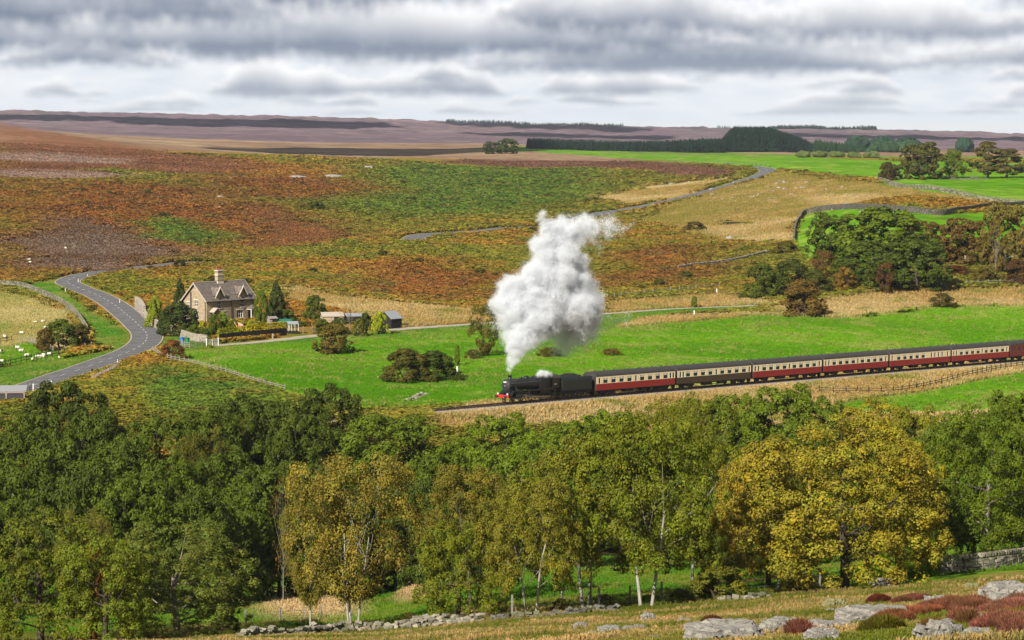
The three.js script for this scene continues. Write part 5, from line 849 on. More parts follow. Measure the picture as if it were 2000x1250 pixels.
{ // dark board fence with a golden hedge over it
  const path = along([[428, 667], [470, 663], [515, 659], [560, 655]], 0.5, 440), t = thing('board_fence', 'dark upright board fence under the golden hedge', 'fence', path[0]), o = t.position;
  const pl = box(0.46, 1.55, 0.04, 0, 0.7, 0); for (let i = 0; i < path.length - 1; i++) { const m = part('board', pl, HM.darkWood, t), a = path[i], b = path[i + 1]; m.position.set((a[0] + b[0]) / 2 - o.x, (a[1] + b[1]) / 2 - o.y, (a[2] + b[2]) / 2 - o.z); m.rotation.y = Math.atan2(-(b[2] - a[2]), b[0] - a[0]); m.scale.y = 0.95 + 0.08 * ((i * 7) % 5) / 5; }
}
function hedge(label, list, h, w, hex, from = 440, seed = 5) {
  const path = along(list, 0.4, from), t = thing('garden_hedge', label, 'hedge', path[0]), o = t.position, r = rng(seed), L = new Leaves(path.length * 120);
  for (const p of path) for (let k = 0; k < 110; k++) { const a = r() * Math.PI * 1.3 - 0.45, y = Math.max(0.1, h * (0.35 + 0.65 * Math.sin(Math.max(a, 0)))) * (0.92 + 0.12 * r()), b = 0.75 + 0.5 * r(), c = Math.cos(a) * w / 2; L.add(p[0] - o.x + (r() - 0.5) * 0.5 - c * 0.3, p[1] - o.y + y * (a < 0 ? r() : 1), p[2] - o.z + c + (r() - 0.5) * 0.15, r() - 0.5, Math.max(Math.sin(a), 0.2) + r() * 0.5, Math.cos(a) + r() - 0.5, 0.12, [b, b, b * 0.8], r); }
  part('leaves', L.geometry(), leafMat(hex), t); part('stem', path.filter((_, i) => i % 3 === 0).map((p) => rod([p[0] - o.x, p[1] - o.y - 0.1, p[2] - o.z], [p[0] - o.x, p[1] - o.y + h * 0.7, p[2] - o.z], 0.04)), BARK.brown, t);
}
hedge('long golden-yellow hedge on top of the board fence, right half', [[482, 657], [520, 653], [558, 650]], 2.2, 1.0, '#a8a012', 440, 5);
hedge('shorter yellow-green hedge left of the golden hedge', [[428, 662], [455, 659], [478, 657]], 2.0, 1.1, '#7f8a14', 440, 6);
function shed(name, label, px, py, w, d, h, yaw, wallMat, roofMat, from = 440, rise = 0.9, category = 'shed') {
  const g = ground(px, py, from), t = thing(name, label, category, g, yaw);
  part('wall', [box(w, h, 0.08, 0, h / 2, d / 2), box(w, h, 0.08, 0, h / 2, -d / 2), box(0.08, h, d - 0.17, -w / 2 + 0.04, h / 2, 0), box(0.08, h, d - 0.17, w / 2 - 0.04, h / 2, 0)], wallMat, t);
  for (const s of [-1, 1]) { const s2 = new THREE.Shape([[-d / 2, h], [d / 2, h], [0, h + rise]].map((p) => new THREE.Vector2(...p))); part('gable', new THREE.ExtrudeGeometry(s2, { depth: 0.07, bevelEnabled: false }).rotateY(Math.PI / 2).translate(s * (w / 2 - 0.05) - 0.035, 0, 0), wallMat, t); }
  const a = Math.atan2(rise, d / 2), sl = Math.hypot(rise, d / 2) + 0.25;
  for (const s of [1, -1]) part('roof', new THREE.BoxGeometry(w + 0.4, 0.07, sl).translate(0, 0, s * sl / 2).rotateX(s * a).translate(0, h + rise + 0.05, s * 0.002), roofMat, t);
  part('door', box(0.85, Math.min(h - 0.1, 1.9), 0.05, w * 0.15, Math.min(h - 0.1, 1.9) / 2, d / 2 + 0.06), HM.darkWood, t);
  return t;
}
shed('garden_shed', 'small pale upright shed behind the golden hedge', 531, 640, 1.5, 1.4, 1.9, 0.5, MAT.woodGrey, MAT.woodGrey, 440, 0.3);
shed('garden_shed', 'low grey-roofed stone shed behind the garden fence', 648, 632, 4.2, 3.0, 1.6, 0.25, HM.stone, HM.ridge, 440, 0.7);
shed('garden_shed', 'dark shed with a bright tin roof at the end of the garden', 762, 640, 3.2, 3.4, 2.0, 0.9, HM.darkWood, HM.tin, 440, 1.3);
shed('garden_shed', 'long low shed with a pale tin roof between the garden trees', 690, 632, 3.2, 2.4, 1.6, 0.3, HM.darkWood, HM.tin, 440, 0.5);
{ const g = ground(571, 651, 440), t = thing('greenhouse', 'little glazed greenhouse with pale frame beside the golden hedge', 'greenhouse', g, 0.3); part('base', box(2.1, 0.5, 1.8, 0, 0.25, 0), HM.darkWood, t); const f = []; for (const x of [-1, -0.33, 0.33, 1]) for (const z of [-0.85, 0.85]) f.push(box(0.07, 1.4, 0.07, x, 1.2, z)); for (const z of [-0.85, 0, 0.85]) f.push(box(2.1, 0.08, 0.08, 0, z ? 1.9 : 2.3, z)); part('frame', f, MAT.white, t); const glass = new THREE.MeshPhysicalMaterial({ color: 0xffffff, transmission: 1, thickness: 0, roughness: 0.05 }); for (const z of [-0.85, 0.85]) for (const x of [-0.67, 0, 0.67]) part('pane', box(0.6, 1.35, 0.01, x, 1.2, z), glass, t); part('roof', [new THREE.BoxGeometry(2.2, 0.05, 1.0).rotateX(0.42).translate(0, 2.12, 0.45), new THREE.BoxGeometry(2.2, 0.05, 1.0).rotateX(-0.42).translate(0, 2.12, -0.45)], HM.tin, t); }
{ const g = ground(556, 640, 440), t = thing('oil_tank', 'dark green rounded fuel tank beside the pale shed', 'tank', g, 0.3); part('tank', new THREE.CapsuleGeometry(0.75, 2.2, 6, 16).rotateZ(Math.PI / 2).translate(0, 1.0, 0), HM.green, t); for (const x of [-0.8, 0.8]) part('leg', box(0.25, 0.6, 1.2, x, 0.2, 0), HM.stone, t); part('cap', new THREE.CylinderGeometry(0.12, 0.12, 0.12, 10).translate(0, 1.8, 0), HM.green, t); }
{ const path = along([[452, 634], [462, 640], [474, 646]], 0.24, 460); const t = thing('brick_wall', 'short orange brick garden wall below the cottage front', 'wall', path[0]), o = t.position; const gs = []; path.forEach((p, i) => { for (let k = 0; k < 13; k++) gs.push(box(0.23, 0.075, 0.2, p[0] - o.x + (k % 2) * 0.06, p[1] - o.y + k * 0.085, p[2] - o.z)); }); tag(part('bricks', gs, HM.orange, t), null, null, null, 'stuff'); part('coping', path.map((p) => box(0.26, 0.06, 0.26, p[0] - o.x, p[1] - o.y + 1.13, p[2] - o.z)), HM.dress, t); }
fence('garden_fence', 'weathered post and rail fence along the back of the garden plots', [[592, 652], [640, 650], [690, 647], [735, 645], [778, 640]], { gap: 2.4, mat: MAT.woodGrey, rails: [0.55, 0.95], h: 1.35, from: 440, seed: 8 });
for (const [px, py, label] of [[533, 661, 'small white marker post on the verge below the golden hedge'], [728, 650, 'small white marker post below the end shed']]) { const g = ground(px, py, 440), t = thing('marker_post', label, 'post', g); part('post', rod([0, -0.1, 0], [0, 0.85, 0], 0.06, 0.05), MAT.white, t); part('cap', new THREE.SphereGeometry(0.065, 8, 6).translate(0, 0.86, 0), MAT.white, t); }
// ---------------------------------------------------------------- fences, walls, posts
fence('rail_fence', 'long pale four-rail fence between the green field and the bracken slope', [[298, 692], [318, 703], [345, 711], [380, 718], [420, 729], [470, 744], [520, 759], [556, 768]], { gap: 2.3, rails: [0.25, 0.55, 0.85, 1.15], h: 1.25, mat: MAT.wood, from: 386 });
fence('roadside_fence', 'short pale fence of stout posts at the road edge above the wood', [[180, 748], [200, 738], [220, 728], [234, 720]], { gap: 1.1, rails: [0.35, 0.7], h: 0.95, post: 0.2, mat: MAT.wood, from: 386 });
gate('white roadside field gate half hidden by the broad dark tree', [66, 769], [100, 763], 1.3, MAT.white, 380);
fence('rail_fence', 'grey rails joining the white roadside gate to the pale shed roof', [[51, 770], [66, 768]], { gap: 1.2, rails: [0.3, 0.6, 0.9, 1.2], h: 1.5, mat: MAT.woodGrey, from: 380 });
{ const a = ground(-14, 790, 370), t = thing('roadside_shelter', 'low building with a pale flat roof and timber bays at the left edge', 'shelter', placeOn(4, 388), 0.12);
  part('roof', new THREE.BoxGeometry(8.4, 0.14, 3.4).rotateX(0.16).translate(-0.6, 2.05, -0.4), MAT.felt, t); for (const x of [-4.4, -1.9, 0.7, 3.3]) part('post', box(0.2, 1.9, 0.2, x, 0.95, 1.2), MAT.wood, t); part('beam', [box(8, 0.2, 0.16, -0.6, 1.62, 1.2), box(8, 0.16, 0.14, -0.6, 0.2, 1.2)], MAT.wood, t); for (const x of [-3.15, -0.6, 2.0]) part('panel', box(2.3, 1.25, 0.04, x, 0.92, 1.1), HM.pipe, t); }
const pen = (label, list, o = {}) => fence('sheep_pen_fence', label, list, { gap: 2.2, rails: [0.5, 1.0], h: 1.1, mat: MAT.woodDark, from: 392, ...o });
pen('dark rail fence along the lower side of the sheep pen', [[-20, 724], [15, 716], [50, 708], [90, 699], [125, 692]], { seed: 11 });
pen('dark rail fence at the upper left of the sheep pen, at the picture edge', [[-20, 672], [4, 671], [23, 668]], { seed: 12 });
pen('dark and grey rail fence turning down the right side of the sheep pen', [[37, 670], [50, 669], [64, 673], [78, 678], [92, 684], [104, 688]], { seed: 13, mat: MAT.woodGrey });
fence('wire_fence', 'thin post and wire fence under the dense dark bush', [[126, 686], [155, 684], [178, 680]], { gap: 2.4, railMat: MAT.wire, mat: MAT.woodGrey, h: 1.0, rails: [0.5, 0.9], from: 392 });
fence('railway_fence', 'dark post and rail fence curving between the railway bank and the lower field', [[1600, 769], [1640, 771], [1690, 770], [1740, 770], [1790, 763], [1840, 752], [1900, 736], [1960, 724], [2030, 714]], { gap: 2.4, rails: [0.35, 0.7, 1.05], h: 1.2, mat: MAT.woodDark, from: 378, seed: 15 });
fence('field_fence', 'brown post fence along the bracken edge right of the steam', [[1186, 587], [1240, 580], [1300, 574], [1360, 568], [1405, 563]], { gap: 3.2, rails: [0.5, 1.0], h: 1.3, mat: MAT.wood, from: 440, seed: 16, post: 0.16 });
fence('wire_fence', 'meadow fence of pale posts and wire in front of the dark trees', [[470, 1130], [540, 1128], [610, 1127], [700, 1126], [770, 1125], [820, 1125]], { gap: 3.4, railMat: MAT.wire, mat: MAT.woodGrey, h: 1.05, rails: [0.4, 0.7, 1.0], from: 215, seed: 17, post: 0.14 });
fence('wire_fence', 'netting fence between two posts behind the tumbled wall', [[480, 1222], [520, 1219], [560, 1217], [628, 1213]], { gap: 2.8, railMat: MAT.wire, mat: MAT.woodGrey, h: 1.1, rails: [0.2, 0.4, 0.6, 0.8, 1.0], from: 190, seed: 18 });
fence('wire_fence', 'broken line of grey posts behind the white-trunked birches', [[1000, 1205], [1065, 1196], [1140, 1188], [1290, 1172], [1450, 1158], [1600, 1148]], { gap: 3.6, railMat: MAT.wire, mat: MAT.woodGrey, h: 1.2, rails: [0.5, 1.0], from: 190, seed: 19, lean: 0.12 });
fence('field_fence', 'pale posts of the fence above the straw bank at the right edge', [[1888, 558], [1950, 556], [2020, 553]], { gap: 3, rails: [0.6, 1.0], h: 1.2, mat: MAT.woodGrey, from: 440, seed: 20 });
fence('field_fence', 'faint white fence along the far green field beside the upper road', [[1300, 316], [1380, 320], [1450, 325], [1500, 326]], { gap: 9, rails: [1.2], h: 1.4, mat: MAT.woodGrey, from: 1100, seed: 21, post: 0.2, thick: 0.08 });
stoneWall('dry_stone_wall', 'standing dry stone wall with upright copes at the right edge of the near slope', [[1838, 1123], [1880, 1119], [1925, 1114], [1965, 1109], [2040, 1100]], 1.15, 0.5, { from: 175, single: true, seed: 31, size: [0.5, 0.21] });
stoneWall('tumbled_wall', 'tumbled dry stone wall with the tall bronze birch growing from it', [[478, 1246], [560, 1240], [640, 1235], [740, 1229], [830, 1222], [940, 1212]], 0.85, 0.55, { from: 180, single: true, seed: 32, tumble: 0.6, top: false, size: [0.42, 0.2] });
stoneWall('tumbled_wall', 'low mossy rubble wall behind the white birch trunks', [[960, 1211], [1060, 1203], [1140, 1196], [1200, 1191]], 0.5, 0.5, { from: 180, single: true, seed: 33, tumble: 0.7, top: false, size: [0.4, 0.2], mats: STONED.concat(STONE[3]) });
stoneWall('tumbled_wall', 'short run of squared rubble right of the ragged bush', [[1405, 1174], [1450, 1170], [1495, 1166]], 0.55, 0.5, { from: 180, single: true, seed: 34, tumble: 0.4, top: false, size: [0.42, 0.2] });
stoneWall('dry_stone_wall', 'dark drystone wall climbing and curving round the small green field', [[1551, 470], [1553, 450], [1562, 432], [1576, 418], [1600, 413], [1640, 409], [1700, 409], [1770, 414], [1830, 420], [1880, 414], [1940, 406], [2030, 397]], 1.5, 0.6, { from: 700, seed: 35, mats: STONED, size: [0.8, 0.36] });
stoneWall('dry_stone_wall', 'paler drystone wall slanting down from the skyline trees', [[1714, 353], [1740, 362], [1790, 369], [1850, 376], [1900, 388], [1960, 397], [2000, 402]], 1.4, 0.6, { from: 850, seed: 36, size: [0.9, 0.4], mats: STONE });
stoneWall('dry_stone_wall', 'drystone wall running down beside the sheep pasture to the dense dark bush', [[-20, 560], [30, 563], [70, 574], [110, 592], [140, 611], [158, 632], [170, 652]], 1.4, 0.5, { from: 430, seed: 37, size: [0.5, 0.26], mats: STONE });
stoneWall('dry_stone_wall', 'old stone and stake wall crossing the bracken left of the right-hand clump', [[1325, 528], [1380, 521], [1440, 512], [1500, 498]], 1.1, 0.5, { from: 520, seed: 38, size: [0.6, 0.3], mats: [STONEW[1], STONE[1]] });
stoneWall('field_rubble', 'small heap of grey stones on the field edge above the rails', [[797, 783], [808, 778], [820, 772], [828, 770]], 0.4, 0.5, { from: 386, seed: 39, tumble: 0.6, top: false, mats: STONE, category: 'stone heap' });
stoneWall('dry_stone_wall', 'line of stones at the foot of the skyline trees', [[1735, 349], [1800, 349], [1870, 350], [1930, 350]], 0.9, 0.7, { from: 980, seed: 40, tumble: 0.4, top: false, mats: STONED, size: [1.0, 0.5] });
function reflector(px, py, label, from = 386) { const g = ground(px, py, from), t = thing('reflector_post', label, 'marker post', g); part('post', new THREE.CylinderGeometry(0.08, 0.09, 1.1, 8).translate(0, 0.5, 0), MAT.white, t); part('cap', new THREE.CylinderGeometry(0.085, 0.085, 0.2, 8).translate(0, 1.1, 0), HM.pipe, t); part('reflector', box(0.09, 0.16, 0.02, 0, 0.8, 0.085), TM.red, t); }
reflector(153, 552, 'white marker post at the inside of the upper road bend'); reflector(171, 543, 'white marker post on the far side of the upper road bend'); reflector(128, 570, 'white marker post at the outside of the upper road bend'); reflector(234, 592, 'white marker post at the road side above the garden wall end'); reflector(230, 713, 'white marker post at the road side below the bend');
reflector(1432, 358, 'white marker post on the upper road, lower of two', 900); reflector(1418, 350, 'white marker post on the upper road, higher of two', 900);
// ---------------------------------------------------------------- stump, tubes
{ const g = ground(937, 694, 400), t = thing('dead_stump', 'jagged dead tree stump on the field left of the steam', 'stump', g); const a = []; limb(a, [[0, -0.1, 0], [0.05, 0.8, 0], [-0.05, 1.5, 0.05]], 0.32, 0.16); limb(a, [[0, 0.7, 0], [0.3, 1.3, 0.1], [0.25, 1.8, 0.1]], 0.13, 0.03); limb(a, [[0, 0.9, 0], [-0.3, 1.3, -0.1], [-0.5, 1.4, -0.1]], 0.1, 0.03); part('trunk', a, BARK.grey, t); }
for (const [px, py, label, from] of [[893, 730, 'pale tree guard tube at the foot of the sapling by the hawthorns', 400], [924, 698, 'pale tree guard tube beside the dead stump', 400], [1356, 618, 'pale tree guard tube under the young sapling by the track', 440], [1400, 574, 'pale tree guard tube near the end of the brown post fence', 440]]) { const g = ground(px, py, from), t = thing('tree_guard', label, 'tree guard', g); part('tube', new THREE.CylinderGeometry(0.14, 0.16, 1.3, 10, 1, true).translate(0, 0.62, 0), MAT.white, t); part('stake', rod([0.18, -0.1, 0], [0.18, 1.2, 0], 0.03), MAT.woodGrey, t); }
// ---------------------------------------------------------------- rocks
function rockGeo(seed, flat = 0.55, strata = 0.5) {
  const g = new THREE.IcosahedronGeometry(1, 12), p = g.attributes.position, v = new THREE.Vector3(), uv = g.attributes.uv;
  for (let i = 0; i < p.count; i++) {
    v.fromBufferAttribute(p, i); const a = Math.atan2(v.z, v.x), q = 1 + 0.42 * fbm(v.x * 1.1 + seed * 3.7, v.y * 1.1 + v.z * 1.3 + seed, 3) * 1.6, cut = Math.round(v.y * 3.2 + fbm(v.x * 2 + seed, v.z * 2, 2)) / 3.2;
    const cr = Math.abs(fbm(v.x * 2.6 + seed * 1.3, v.z * 2.6 + v.y * 1.2, 3)), chip = 0.05 * fbm(v.x * 7 + seed, v.z * 7 + v.y * 5, 3) - 0.16 * Math.exp(-cr * 16);
    const k = q * (1 + chip * 2.2), box4 = 1 / Math.pow(Math.abs(v.x) ** 4 + Math.abs(v.y) ** 4 + Math.abs(v.z) ** 4, 0.25);
    p.setXYZ(i, v.x * k * lerp(1, box4, 0.6), lerp(v.y, cut, strata) * q * flat * lerp(1, box4, 0.6), v.z * k * lerp(1, box4, 0.6)); uv.setXY(i, v.x * 0.9 + v.y * 0.4, v.z * 0.9 - v.y * 0.7);
  }
  g.computeVertexNormals(); return g;
}
const rockGeos = Array.from({ length: 7 }, (_, k) => rockGeo(k + 1, 0.5 + 0.12 * (k % 3), 0.6 + 0.1 * (k % 4)));
const smallRock = Array.from({ length: 4 }, (_, k) => { const g = new THREE.IcosahedronGeometry(1, 2), p = g.attributes.position; for (let i = 0; i < p.count; i++) { const q = 1 + 0.6 * fbm(p.getX(i) * 1.4 + k * 5, p.getY(i) * 1.4 + p.getZ(i) * 1.7, 2); p.setXYZ(i, p.getX(i) * q, p.getY(i) * q * 0.7, p.getZ(i) * q); } g.computeVertexNormals(); return g; });
function lichen() {
  const S = 1024, d = new Uint8Array(S * S * 4);
  for (let y = 0; y < S; y++) for (let x = 0; x < S; x++) { const u = x / S * 8, w = y / S * 8, n = fbm(u, w, 7, 0.66, 8), m = fbm(u * 2, w * 2, 4, 0.6, 16), spot = sstep(0.16, 0.30, m), dark = sstep(0.10, 0.34, -n - m * 0.3); let v = 0.66 + 0.4 * n; let c = [v, v * 0.97, v * 0.92]; c = mixc(c, [0.95, 0.93, 0.88], spot * 0.8); c = mixc(c, [0.30, 0.29, 0.25], dark * 0.75); const o = (y * S + x) * 4; for (let k = 0; k < 3; k++) d[o + k] = clamp(c[k]) * 255; d[o + 3] = 255; }
  const t = new THREE.DataTexture(d, S, S); t.wrapS = t.wrapT = THREE.RepeatWrapping; t.magFilter = THREE.LinearFilter; t.needsUpdate = true; return t;
}
const lichenT = lichen(), ROCK = { grey: noSpec([0.34, 0.325, 0.295], { map: lichenT, bumpMap: lichenT, bumpScale: 0.08 }), moss: noSpec([0.26, 0.25, 0.12], { map: lichenT, bumpMap: lichenT, bumpScale: 0.03 }), pale: noSpec([0.38, 0.36, 0.33], { map: lichenT }) };
function boulder(px, py, w, hgt, label, { geo = 0, mat = ROCK.grey, from = 20, turn = 0, group, small = false, deep = 1 } = {}) {   // middle column, foot row, width and height in pixels
  const g = ground(px, py, from), D = -g[2], W = w / F * D, H = hgt / F * D, m = part(numbered('boulder'), small ? smallRock[geo % 4] : rockGeos[geo % 7], mat);
  m.position.set(g[0], g[1] + H * 0.2, g[2] - W * 0.2 * deep); m.scale.set(W * 0.5, H * 0.68 / (small ? 0.7 : 0.62), W * 0.5 * deep); m.rotation.y = turn; return tag(m, label, 'boulder', group);
}
boulder(1706, 1218, 140, 36, 'long grey boulder with a broken white end, below the great golden oak', { geo: 0 });
boulder(1533, 1244, 100, 36, 'square-topped pale boulder left of the long one', { geo: 1 });
boulder(1420, 1256, 160, 30, 'low broad pale slab at the bottom edge, left of the square-topped boulder', { geo: 2 });
boulder(1625, 1238, 96, 28, 'brown-grey broken boulder between the square-topped and long boulders', { geo: 3, turn: 1 });
boulder(1608, 1256, 74, 26, 'rounded grey boulder at the bottom edge under the broken one', { geo: 4 });
boulder(1829, 1187, 48, 21, 'compact grey boulder at the top of the heather', { geo: 5 });
boulder(1893, 1183, 70, 14, 'flat pale rock shelf right of the compact boulder', { geo: 6 });
boulder(1972, 1184, 110, 36, 'big sloping slab of grey rock at the right edge', { geo: 2, turn: 0.6 });
boulder(1904, 1214, 40, 18, 'white angular block between two heather patches', { geo: 1, mat: ROCK.pale });
boulder(1838, 1256, 90, 52, 'steep craggy rock with dark clefts at the bottom edge', { geo: 3, turn: 2 });
boulder(1912, 1255, 66, 26, 'rounded lichen-spotted rock right of the craggy one', { geo: 4 });
boulder(1758, 1209, 14, 8, 'small white stone in the heather', { geo: 0, small: true, mat: ROCK.pale });
boulder(1634, 1186, 48, 15, 'mossy yellow-green hump of rock above the long boulder', { geo: 5, mat: ROCK.moss });
boulder(1735, 1143, 70, 11, 'low pale rock at the foot of the great golden oak', { geo: 6, mat: ROCK.pale });
boulder(1898, 1149, 28, 12, 'mossy rock alone in the grass below the stone wall', { geo: 0, mat: ROCK.moss });
boulder(1134, 1229, 30, 14, 'wedge of pale rock left of the flat grey slab', { geo: 1 });
boulder(1192, 1238, 50, 12, 'flat grey slab below the leaning birch', { geo: 2 });
boulder(1156, 1243, 40, 8, 'lower end stone of the flat grey slab', { geo: 3 });
boulder(1228, 1233, 26, 10, 'pale block joined to the right of the flat grey slab', { geo: 4 });
boulder(1250, 1228, 26, 7, 'thin pale rock in the dry grass, right of the block', { geo: 5 });
boulder(1266, 1216, 28, 20, 'pointed pale rock standing below the twin white trunks', { geo: 1, turn: 2 });
boulder(1337, 1216, 34, 10, 'white-topped flat rock right of the pointed one', { geo: 6 });
boulder(1280, 1249, 30, 9, 'pale low rocks at the bottom edge below the pointed rock', { geo: 0 });
boulder(1660, 1190, 16, 6, 'small pale rock right of the mossy hump', { geo: 2, small: true });
{ const r = rng(77); for (let k = 0; k < 34; k++) { const px = 1345 + 650 * r(), py = 1192 + 56 * r() * (0.4 + 0.6 * (px - 1345) / 650) + (px < 1600 ? 22 : 0); boulder(px, py, 10 + 22 * r() * r(), 5 + 8 * r() * r(), 'small broken grey stone lying among the near rocks and heather', { geo: k, small: true, turn: r() * 6, group: 'broken stones on the near slope', mat: k % 3 ? ROCK.grey : ROCK.pale }); } }
const far = (px, py, w, h, label, k, o = {}) => boulder(px, py, w, h, label, { geo: k, small: true, mat: ROCK.pale, from: 500, ...o });
far(580, 349, 38, 7, 'long flat pale rock on the moor, left of the pair', 0); far(649, 348, 44, 8, 'long flat pale rock on the moor, right of the pair', 1); far(720, 330, 22, 7, 'pale rock at the end of the row on the moor', 2); far(694, 330, 14, 5, 'middle pale rock of the row on the moor', 3); far(670, 329, 12, 5, 'second pale rock of the row on the moor', 0); far(652, 327, 10, 4, 'first pale rock of the row on the moor', 1);
far(690, 358, 13, 4, 'pale rock below the row on the moor', 2); far(449, 352, 9, 6, 'upright pale stone on the rust-coloured moor', 3); far(388, 369, 12, 5, 'pale rock on the rust-coloured moor', 0); far(429, 388, 14, 7, 'pale rock above the brown heather patch', 1); far(430, 406, 8, 4, 'small pale stone at the edge of the brown heather patch', 2); far(367, 374, 7, 4, 'small pale stone left of the rust-coloured moor rock', 3); far(168, 371, 24, 4, 'low pale rock on the left moor slope', 0);
far(1305, 478, 14, 6, 'pale rock at the foot of the olive-brown bush', 1, { from: 520 }); far(1285, 476, 10, 3, 'small pale rock left of the olive-brown bush', 2, { from: 520 }); far(1425, 468, 16, 8, 'pale rock under the gorse', 3, { from: 520 });
{ const r = rng(424), spots = [[1400, 372, 240], [1480, 380, 200], [1560, 395, 220], [1650, 395, 120], [1540, 365, 150], [1500, 440, 110], [1720, 400, 120], [1600, 372, 160]]; let k = 0; for (const [px, py, w] of spots) for (let i = 0; i < 13; i++) { const x = px + (r() - 0.5) * w, y = py + (r() - 0.5) * 34; if (y < 352 || y > 470) continue; far(x, y, 3.5 + 7 * r() * r() + 1, 2 + 1.6 * r(), 'pale rock among those scattered over the rocky straw slope', k++, { from: 600, turn: r() * 6, group: 'rocks scattered on the rocky slope' }); } }
// ---------------------------------------------------------------- sheep
function sheepGeo(graze) {
  const N = 44, mc = new MarchingCubes(N, new THREE.MeshBasicMaterial(), true, false, 60000), S = 0.85;
  const caps = [[[-0.32, 0.62, 0], [0.28, 0.64, 0], 0.27, 0.26], [[0.30, 0.70, 0], [0.52, graze ? 0.42 : 0.92, 0], 0.14, 0.10], [[0.54, graze ? 0.34 : 0.95, 0], [0.70, graze ? 0.12 : 0.86, 0], 0.095, 0.065], [[-0.5, 0.66, 0], [-0.58, 0.42, 0], 0.07, 0.05]];
  for (const x of [-0.34, 0.28]) for (const z of [-0.13, 0.13]) caps.push([[x, 0.45, z], [x + 0.02, 0.03, z], 0.075, 0.045]);
  for (const s of [-1, 1]) caps.push([[0.55, graze ? 0.36 : 0.99, s * 0.07], [0.5, graze ? 0.34 : 1.0, s * 0.16], 0.035, 0.03]);
  const D = (x, y, z) => { let s = 0; for (const [a, b, r0, r1] of caps) { const e = [b[0] - a[0], b[1] - a[1], b[2] - a[2]], t = clamp(((x - a[0]) * e[0] + (y - a[1]) * e[1] + (z - a[2]) * e[2]) / (e[0] ** 2 + e[1] ** 2 + e[2] ** 2)), d = Math.hypot(x - a[0] - e[0] * t, y - a[1] - e[1] * t, z - a[2] - e[2] * t) - lerp(r0, r1, t); s += Math.exp(-d * 26); } return -Math.log(s) / 26 + 0.02 * noise(x * 12, y * 12 + z * 9); };
  for (let k = 0; k < N; k++) for (let j = 0; j < N; j++) for (let i = 0; i < N; i++) mc.field[i + j * N + k * N * N] = -D((i / N * 2 - 1) * S, (j / N * 2 - 1) * S + 0.55, (k / N * 2 - 1) * S);
  mc.isolation = 0; mc.update();
  const n = mc.count, p = new Float32Array(n * 3), c = new Float32Array(n * 3), nn = mc.normalArray.slice(0, n * 3);
  for (let i = 0; i < n; i++) { const x = mc.positionArray[i * 3] * S, y = mc.positionArray[i * 3 + 1] * S + 0.55, z = mc.positionArray[i * 3 + 2] * S; p.set([x, y, z], i * 3); const dark = x > 0.47 || y < 0.34 && Math.abs(x) < 0.45 || (x > 0.44 && Math.abs(z) > 0.1); c.set(dark ? [0.04, 0.035, 0.03] : [0.50, 0.46, 0.38], i * 3); }
  const g = new THREE.BufferGeometry(); g.setAttribute('position', new THREE.BufferAttribute(p, 3)); g.setAttribute('color', new THREE.BufferAttribute(c, 3)); g.computeVertexNormals(); return g;
}
const SHEEP = [sheepGeo(true), sheepGeo(false)], wool = new THREE.MeshPhysicalMaterial({ vertexColors: true, roughness: 1, specularIntensity: 0.1, side: THREE.DoubleSide });
function sheep(px, py, pose, turn, label, { lying = false, group, from = 392, s = 0.82 } = {}) { const g = ground(px, py, from), m = part(numbered('sheep'), SHEEP[pose], wool); m.position.set(g[0], g[1] - (lying ? 0.34 * s : 0.02), g[2]); m.scale.setScalar(s); m.rotation.y = turn; return tag(m, label, 'sheep', group); }
sheep(9, 661, 1, 2.2, 'sheep standing behind the upper left pen fence'); sheep(42, 654, 0, 3.0, 'sheep grazing on the pale pasture, facing left'); sheep(69, 631, 0, 0.2, 'sheep lying on the pale pasture, left of a pair', { lying: true }); sheep(85, 629, 1, 0.1, 'black-faced sheep lying on the pale pasture, right of a pair', { lying: true }); sheep(90, 641, 1, 0.4, 'sheep lying just above the dense dark bush', { lying: true });
sheep(34, 683, 1, 2.9, 'sheep standing in the green pen with head up, facing left'); sheep(42, 689, 1, 0.2, 'sheep standing in the green pen, facing right'); sheep(3, 690, 1, -1.2, 'sheep half cut by the left picture edge in the pen'); sheep(53, 698, 0, 0.5, 'sheep grazing by the lower pen fence, leftmost of the cluster'); sheep(64, 706, 0, 1.5, 'sheep seen end-on below the lower pen fence'); sheep(73, 698, 1, 3.1, 'sheep lying against the lower pen fence', { lying: true }); sheep(83, 701, 0, 0.1, 'sheep feeding in the middle of the cluster by the fence'); sheep(84, 695, 1, 2.8, 'sheep behind the middle of the cluster, lying', { lying: true }); sheep(96, 696, 0, 0.0, 'sheep at the right of the cluster by the fence'); sheep(118, 700, 1, 3.0, 'sheep in the small corner of the pen, lying', { lying: true }); sheep(3, 707, 0, 0.1, 'sheep lying low at the left picture edge below the pen', { lying: true });
for (const [px, py] of [[57, 510], [59, 515], [128, 487], [18, 496]]) sheep(px, py, 0, px, 'distant sheep grazing on the burnt moor slope', { from: 520, group: 'sheep on the moor slope' });
